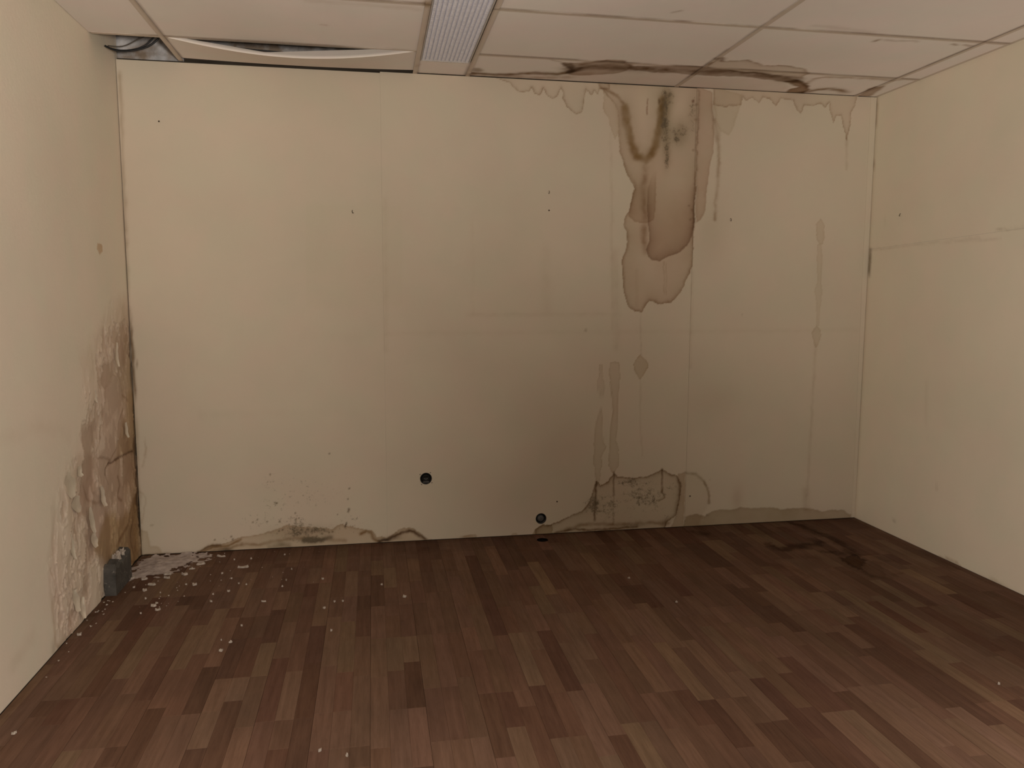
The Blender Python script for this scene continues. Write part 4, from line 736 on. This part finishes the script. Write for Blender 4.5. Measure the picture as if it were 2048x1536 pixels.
for c, w, d, lab in (((-1.094, 3.818), 0.0116, 0.0136, 'tiny white plaster chip on the dark laminate in front of the left corner'), ((-0.698, 3.739), 0.0081, 0.0117, 'tiny white plaster chip on the dark laminate in front of the left corner'), ((-0.763, 3.711), 0.0050, 0.0090, 'tiny white plaster chip on the dark laminate in front of the left corner'), ((-0.755, 3.623), 0.0123, 0.0074, 'tiny white plaster chip on the dark laminate in front of the left corner'), ((-0.773, 3.995), 0.0062, 0.0148, 'tiny white plaster chip on the dark laminate in front of the left corner'), ((-0.714, 3.911), 0.0053, 0.0064, 'tiny white plaster chip on the dark laminate in front of the left corner'), ((-0.629, 3.814), 0.0059, 0.0068, 'tiny white plaster chip on the dark laminate in front of the left corner'), ((-0.748, 4.199), 0.0052, 0.0082, 'tiny white plaster chip on the dark laminate in front of the left corner'), ((-0.238, 3.456), 0.0077, 0.0113, 'white chip on a plank joint right of the other chips, below the mouldy wall foot'), ((-0.267, 3.829), 0.0073, 0.0103, 'small white chip below the mould at the foot of the left board'), ((-0.591, 3.165), 0.0069, 0.0119, 'white chip on the open floor well in front of the dust corner'), ((-0.632, 3.191), 0.0030, 0.0048, 'tiny white plaster chip on the dark laminate in front of the left corner'), ((-0.938, 4.088), 0.0063, 0.0232, 'tiny white plaster chip on the dark laminate in front of the left corner'), ((-0.516, 3.579), 0.0135, 0.0048, 'thin pale scratch-like sliver of plaster on the laminate'), ((-1.060, 3.708), 0.0056, 0.0077, 'tiny white plaster chip on the dark laminate in front of the left corner'), ((-1.033, 3.532), 0.0047, 0.0059, 'tiny white chip close to the grey skirting stub'), ((-0.493, 4.235), 0.0048, 0.0083, 'tiny white plaster chip on the dark laminate in front of the left corner'), ((-0.433, 3.997), 0.0070, 0.0060, 'tiny white plaster chip on the dark laminate in front of the left corner'), ((-0.453, 3.758), 0.0052, 0.0079, 'tiny white plaster chip on the dark laminate in front of the left corner'), ((-0.667, 3.834), 0.0048, 0.0082, 'tiny white plaster chip on the dark laminate in front of the left corner'), ((-1.155, 3.866), 0.0070, 0.0084, 'tiny white plaster chip on the dark laminate in front of the left corner'), ((-0.663, 4.200), 0.0104, 0.0082, 'tiny white plaster chip on the dark laminate in front of the left corner'), ((-1.012, 3.773), 0.0028, 0.0053, 'tiny white plaster chip on the dark laminate in front of the left corner'), ((-0.573, 3.324), 0.0052, 0.0104, 'tiny white plaster chip on the dark laminate in front of the left corner'), ((-0.917, 3.864), 0.0047, 0.0083, 'tiny white plaster chip on the dark laminate in front of the left corner'), ((-0.444, 3.842), 0.0043, 0.0138, 'tiny white plaster chip on the dark laminate in front of the left corner'), ((0.124, 3.529), 0.0129, 0.0153, 'white plaster chip lying alone on the floor below the wall socket'), ((-1.222, 3.347), 0.0103, 0.0191, 'white chip on the floor close beside the left wall, nearer than the skirting stub'), ((-0.101, 2.285), 0.0084, 0.0066, 'white plaster chip nearest the viewer, on the left half of the floor'), ((0.020, 3.701), 0.0061, 0.0100, 'tiny white speck on the floor straight below the first wall joint'), ((-0.196, 3.524), 0.0057, 0.0120, 'tiny white plaster chip on the dark laminate in front of the left corner'), ((-0.158, 3.523), 0.0058, 0.0090, 'tiny white plaster chip on the dark laminate in front of the left corner'), ((-0.184, 2.326), 0.0093, 0.0068, 'pale plaster smear just left of the nearest white chip'), ((-1.157, 2.592), 0.0096, 0.0085, 'small white chip by the left wall nearest the viewer'), ((1.238, 3.580), 0.0050, 0.0105, 'tiny white speck on the floor right of the floor hole'), ((1.355, 3.249), 0.0046, 0.0090, 'tiny white speck farther from the wall, right of the floor hole'), ((-0.194, 3.207), 0.0052, 0.0101, 'tiny white plaster chip on the dark laminate in front of the left corner'), ((2.221, 2.327), 0.0046, 0.0087, 'lone white speck at the right side of the floor'), ((-0.615, 3.093), 0.0099, 0.0139, 'tiny white plaster chip on the dark laminate in front of the left corner')):
    if src is None: src = flake(c, .010, .014, lab)
    else:
        o = src.copy(); C.objects.link(o); o['label'] = lab; o.location = (c[0], c[1], .0003); o.rotation_euler = (0, 0, rk.uniform(0, 6)); o.scale = (w*.8/.010, d*.7/.014, .8)
# pale plaster dust swept into the corner, with crumbs
DP = [(-1.216, 3.968), (-1.221, 4.065), (-1.248, 4.231), (-1.246, 4.293), (-1.227, 4.311), (-1.155, 4.321), (-1.046, 4.322), (-0.957, 4.326), (-0.909, 4.314), (-0.911, 4.251), (-0.930, 4.199), (-0.956, 4.181), (-0.988, 4.153), (-1.018, 4.117), (-1.034, 4.061), (-1.072, 4.047), (-1.100, 4.010), (-1.131, 4.008), (-1.171, 4.001), (-1.175, 3.935)]
xs = np.arange(-1.255, -.40, .0035); ys = np.arange(3.60, YB-.003, .0035); X, Y = np.meshgrid(xs, ys, indexing='ij')
d = sdf(X, Y, DP, .3); nn = fbm(X, Y, 34, 5, 61); n2 = fbm(X*1.0, Y, 9, 3, 63)
hgt = (.0010+.006*np.clip(-d/.10, 0, 1)*(.4+nn)+.008*np.exp(-((YB-Y)/.04)**2))*(d < .05); sel = (d+.22*(nn-.52)+.08*(n2-.5) < .012) & (d < .06)
F = quads(*X.shape); kk = sel.ravel()[F].all(axis=1); F = F[kk]; V = np.c_[X.ravel(), Y.ravel(), np.maximum(hgt, .0006).ravel()]
uq, inv = np.unique(F, return_inverse=True); o = from_np('plaster_dust', V[uq], inv.reshape(F.shape), M_dust); props(o, 'pale plaster dust heaped along the foot of the wall in the left corner', 'dust', None, 'stuff')
bm = bmesh.new(); rk = random.Random(9)
for k in range(70):
    t = rk.random()**1.4; x_ = -1.22+rk.random()*.30+t*1.1*rk.random(); y_ = YB-.03-rk.random()**1.3*(.75 if x_ < -.3 else .9)
    if x_ < XL+.03 or sdf(np.array([x_]), np.array([y_]), DP, .3)[0] < .05: continue
    w_ = rk.uniform(.0009, .0028)*(1.3 if x_ < -.7 else 1); chip(bm, (x_, y_, .0004), w_, w_*1.3, w_*.8, rk)
for k in range(22):
    chip(bm, (XL+.016+rk.random()**2*.05, rk.choice((rk.uniform(3.3, 3.72), rk.uniform(3.55, 3.75), rk.uniform(2.75, 3.7))), .0004), rk.uniform(.0015, .005), rk.uniform(.002, .008), rk.uniform(.001, .004), rk)
o = bm_obj('plaster_crumbs', bm, M_flake); props(o, 'fine white plaster crumbs strewn over the floor by the left wall', 'crumbs', None, 'stuff')

# ================================================================ wall behind the camera with its window
wf = bpy.data.objects.new('wall_front', None); C.objects.link(wf); wf['kind'] = 'structure'
box('wall_below', (XL-.1, YF-.12, -.05), (XR+.1, YF, .90), M_front, wf); box('wall_above', (XL-.1, YF-.12, 2.2), (XR+.1, YF, SLAB), M_front, wf)
box('wall_side', (XL-.1, YF-.12, .90), (-.95, YF, 2.2), M_front, wf); box('wall_side', (1.35, YF-.12, .90), (XR+.1, YF, 2.2), M_front, wf)
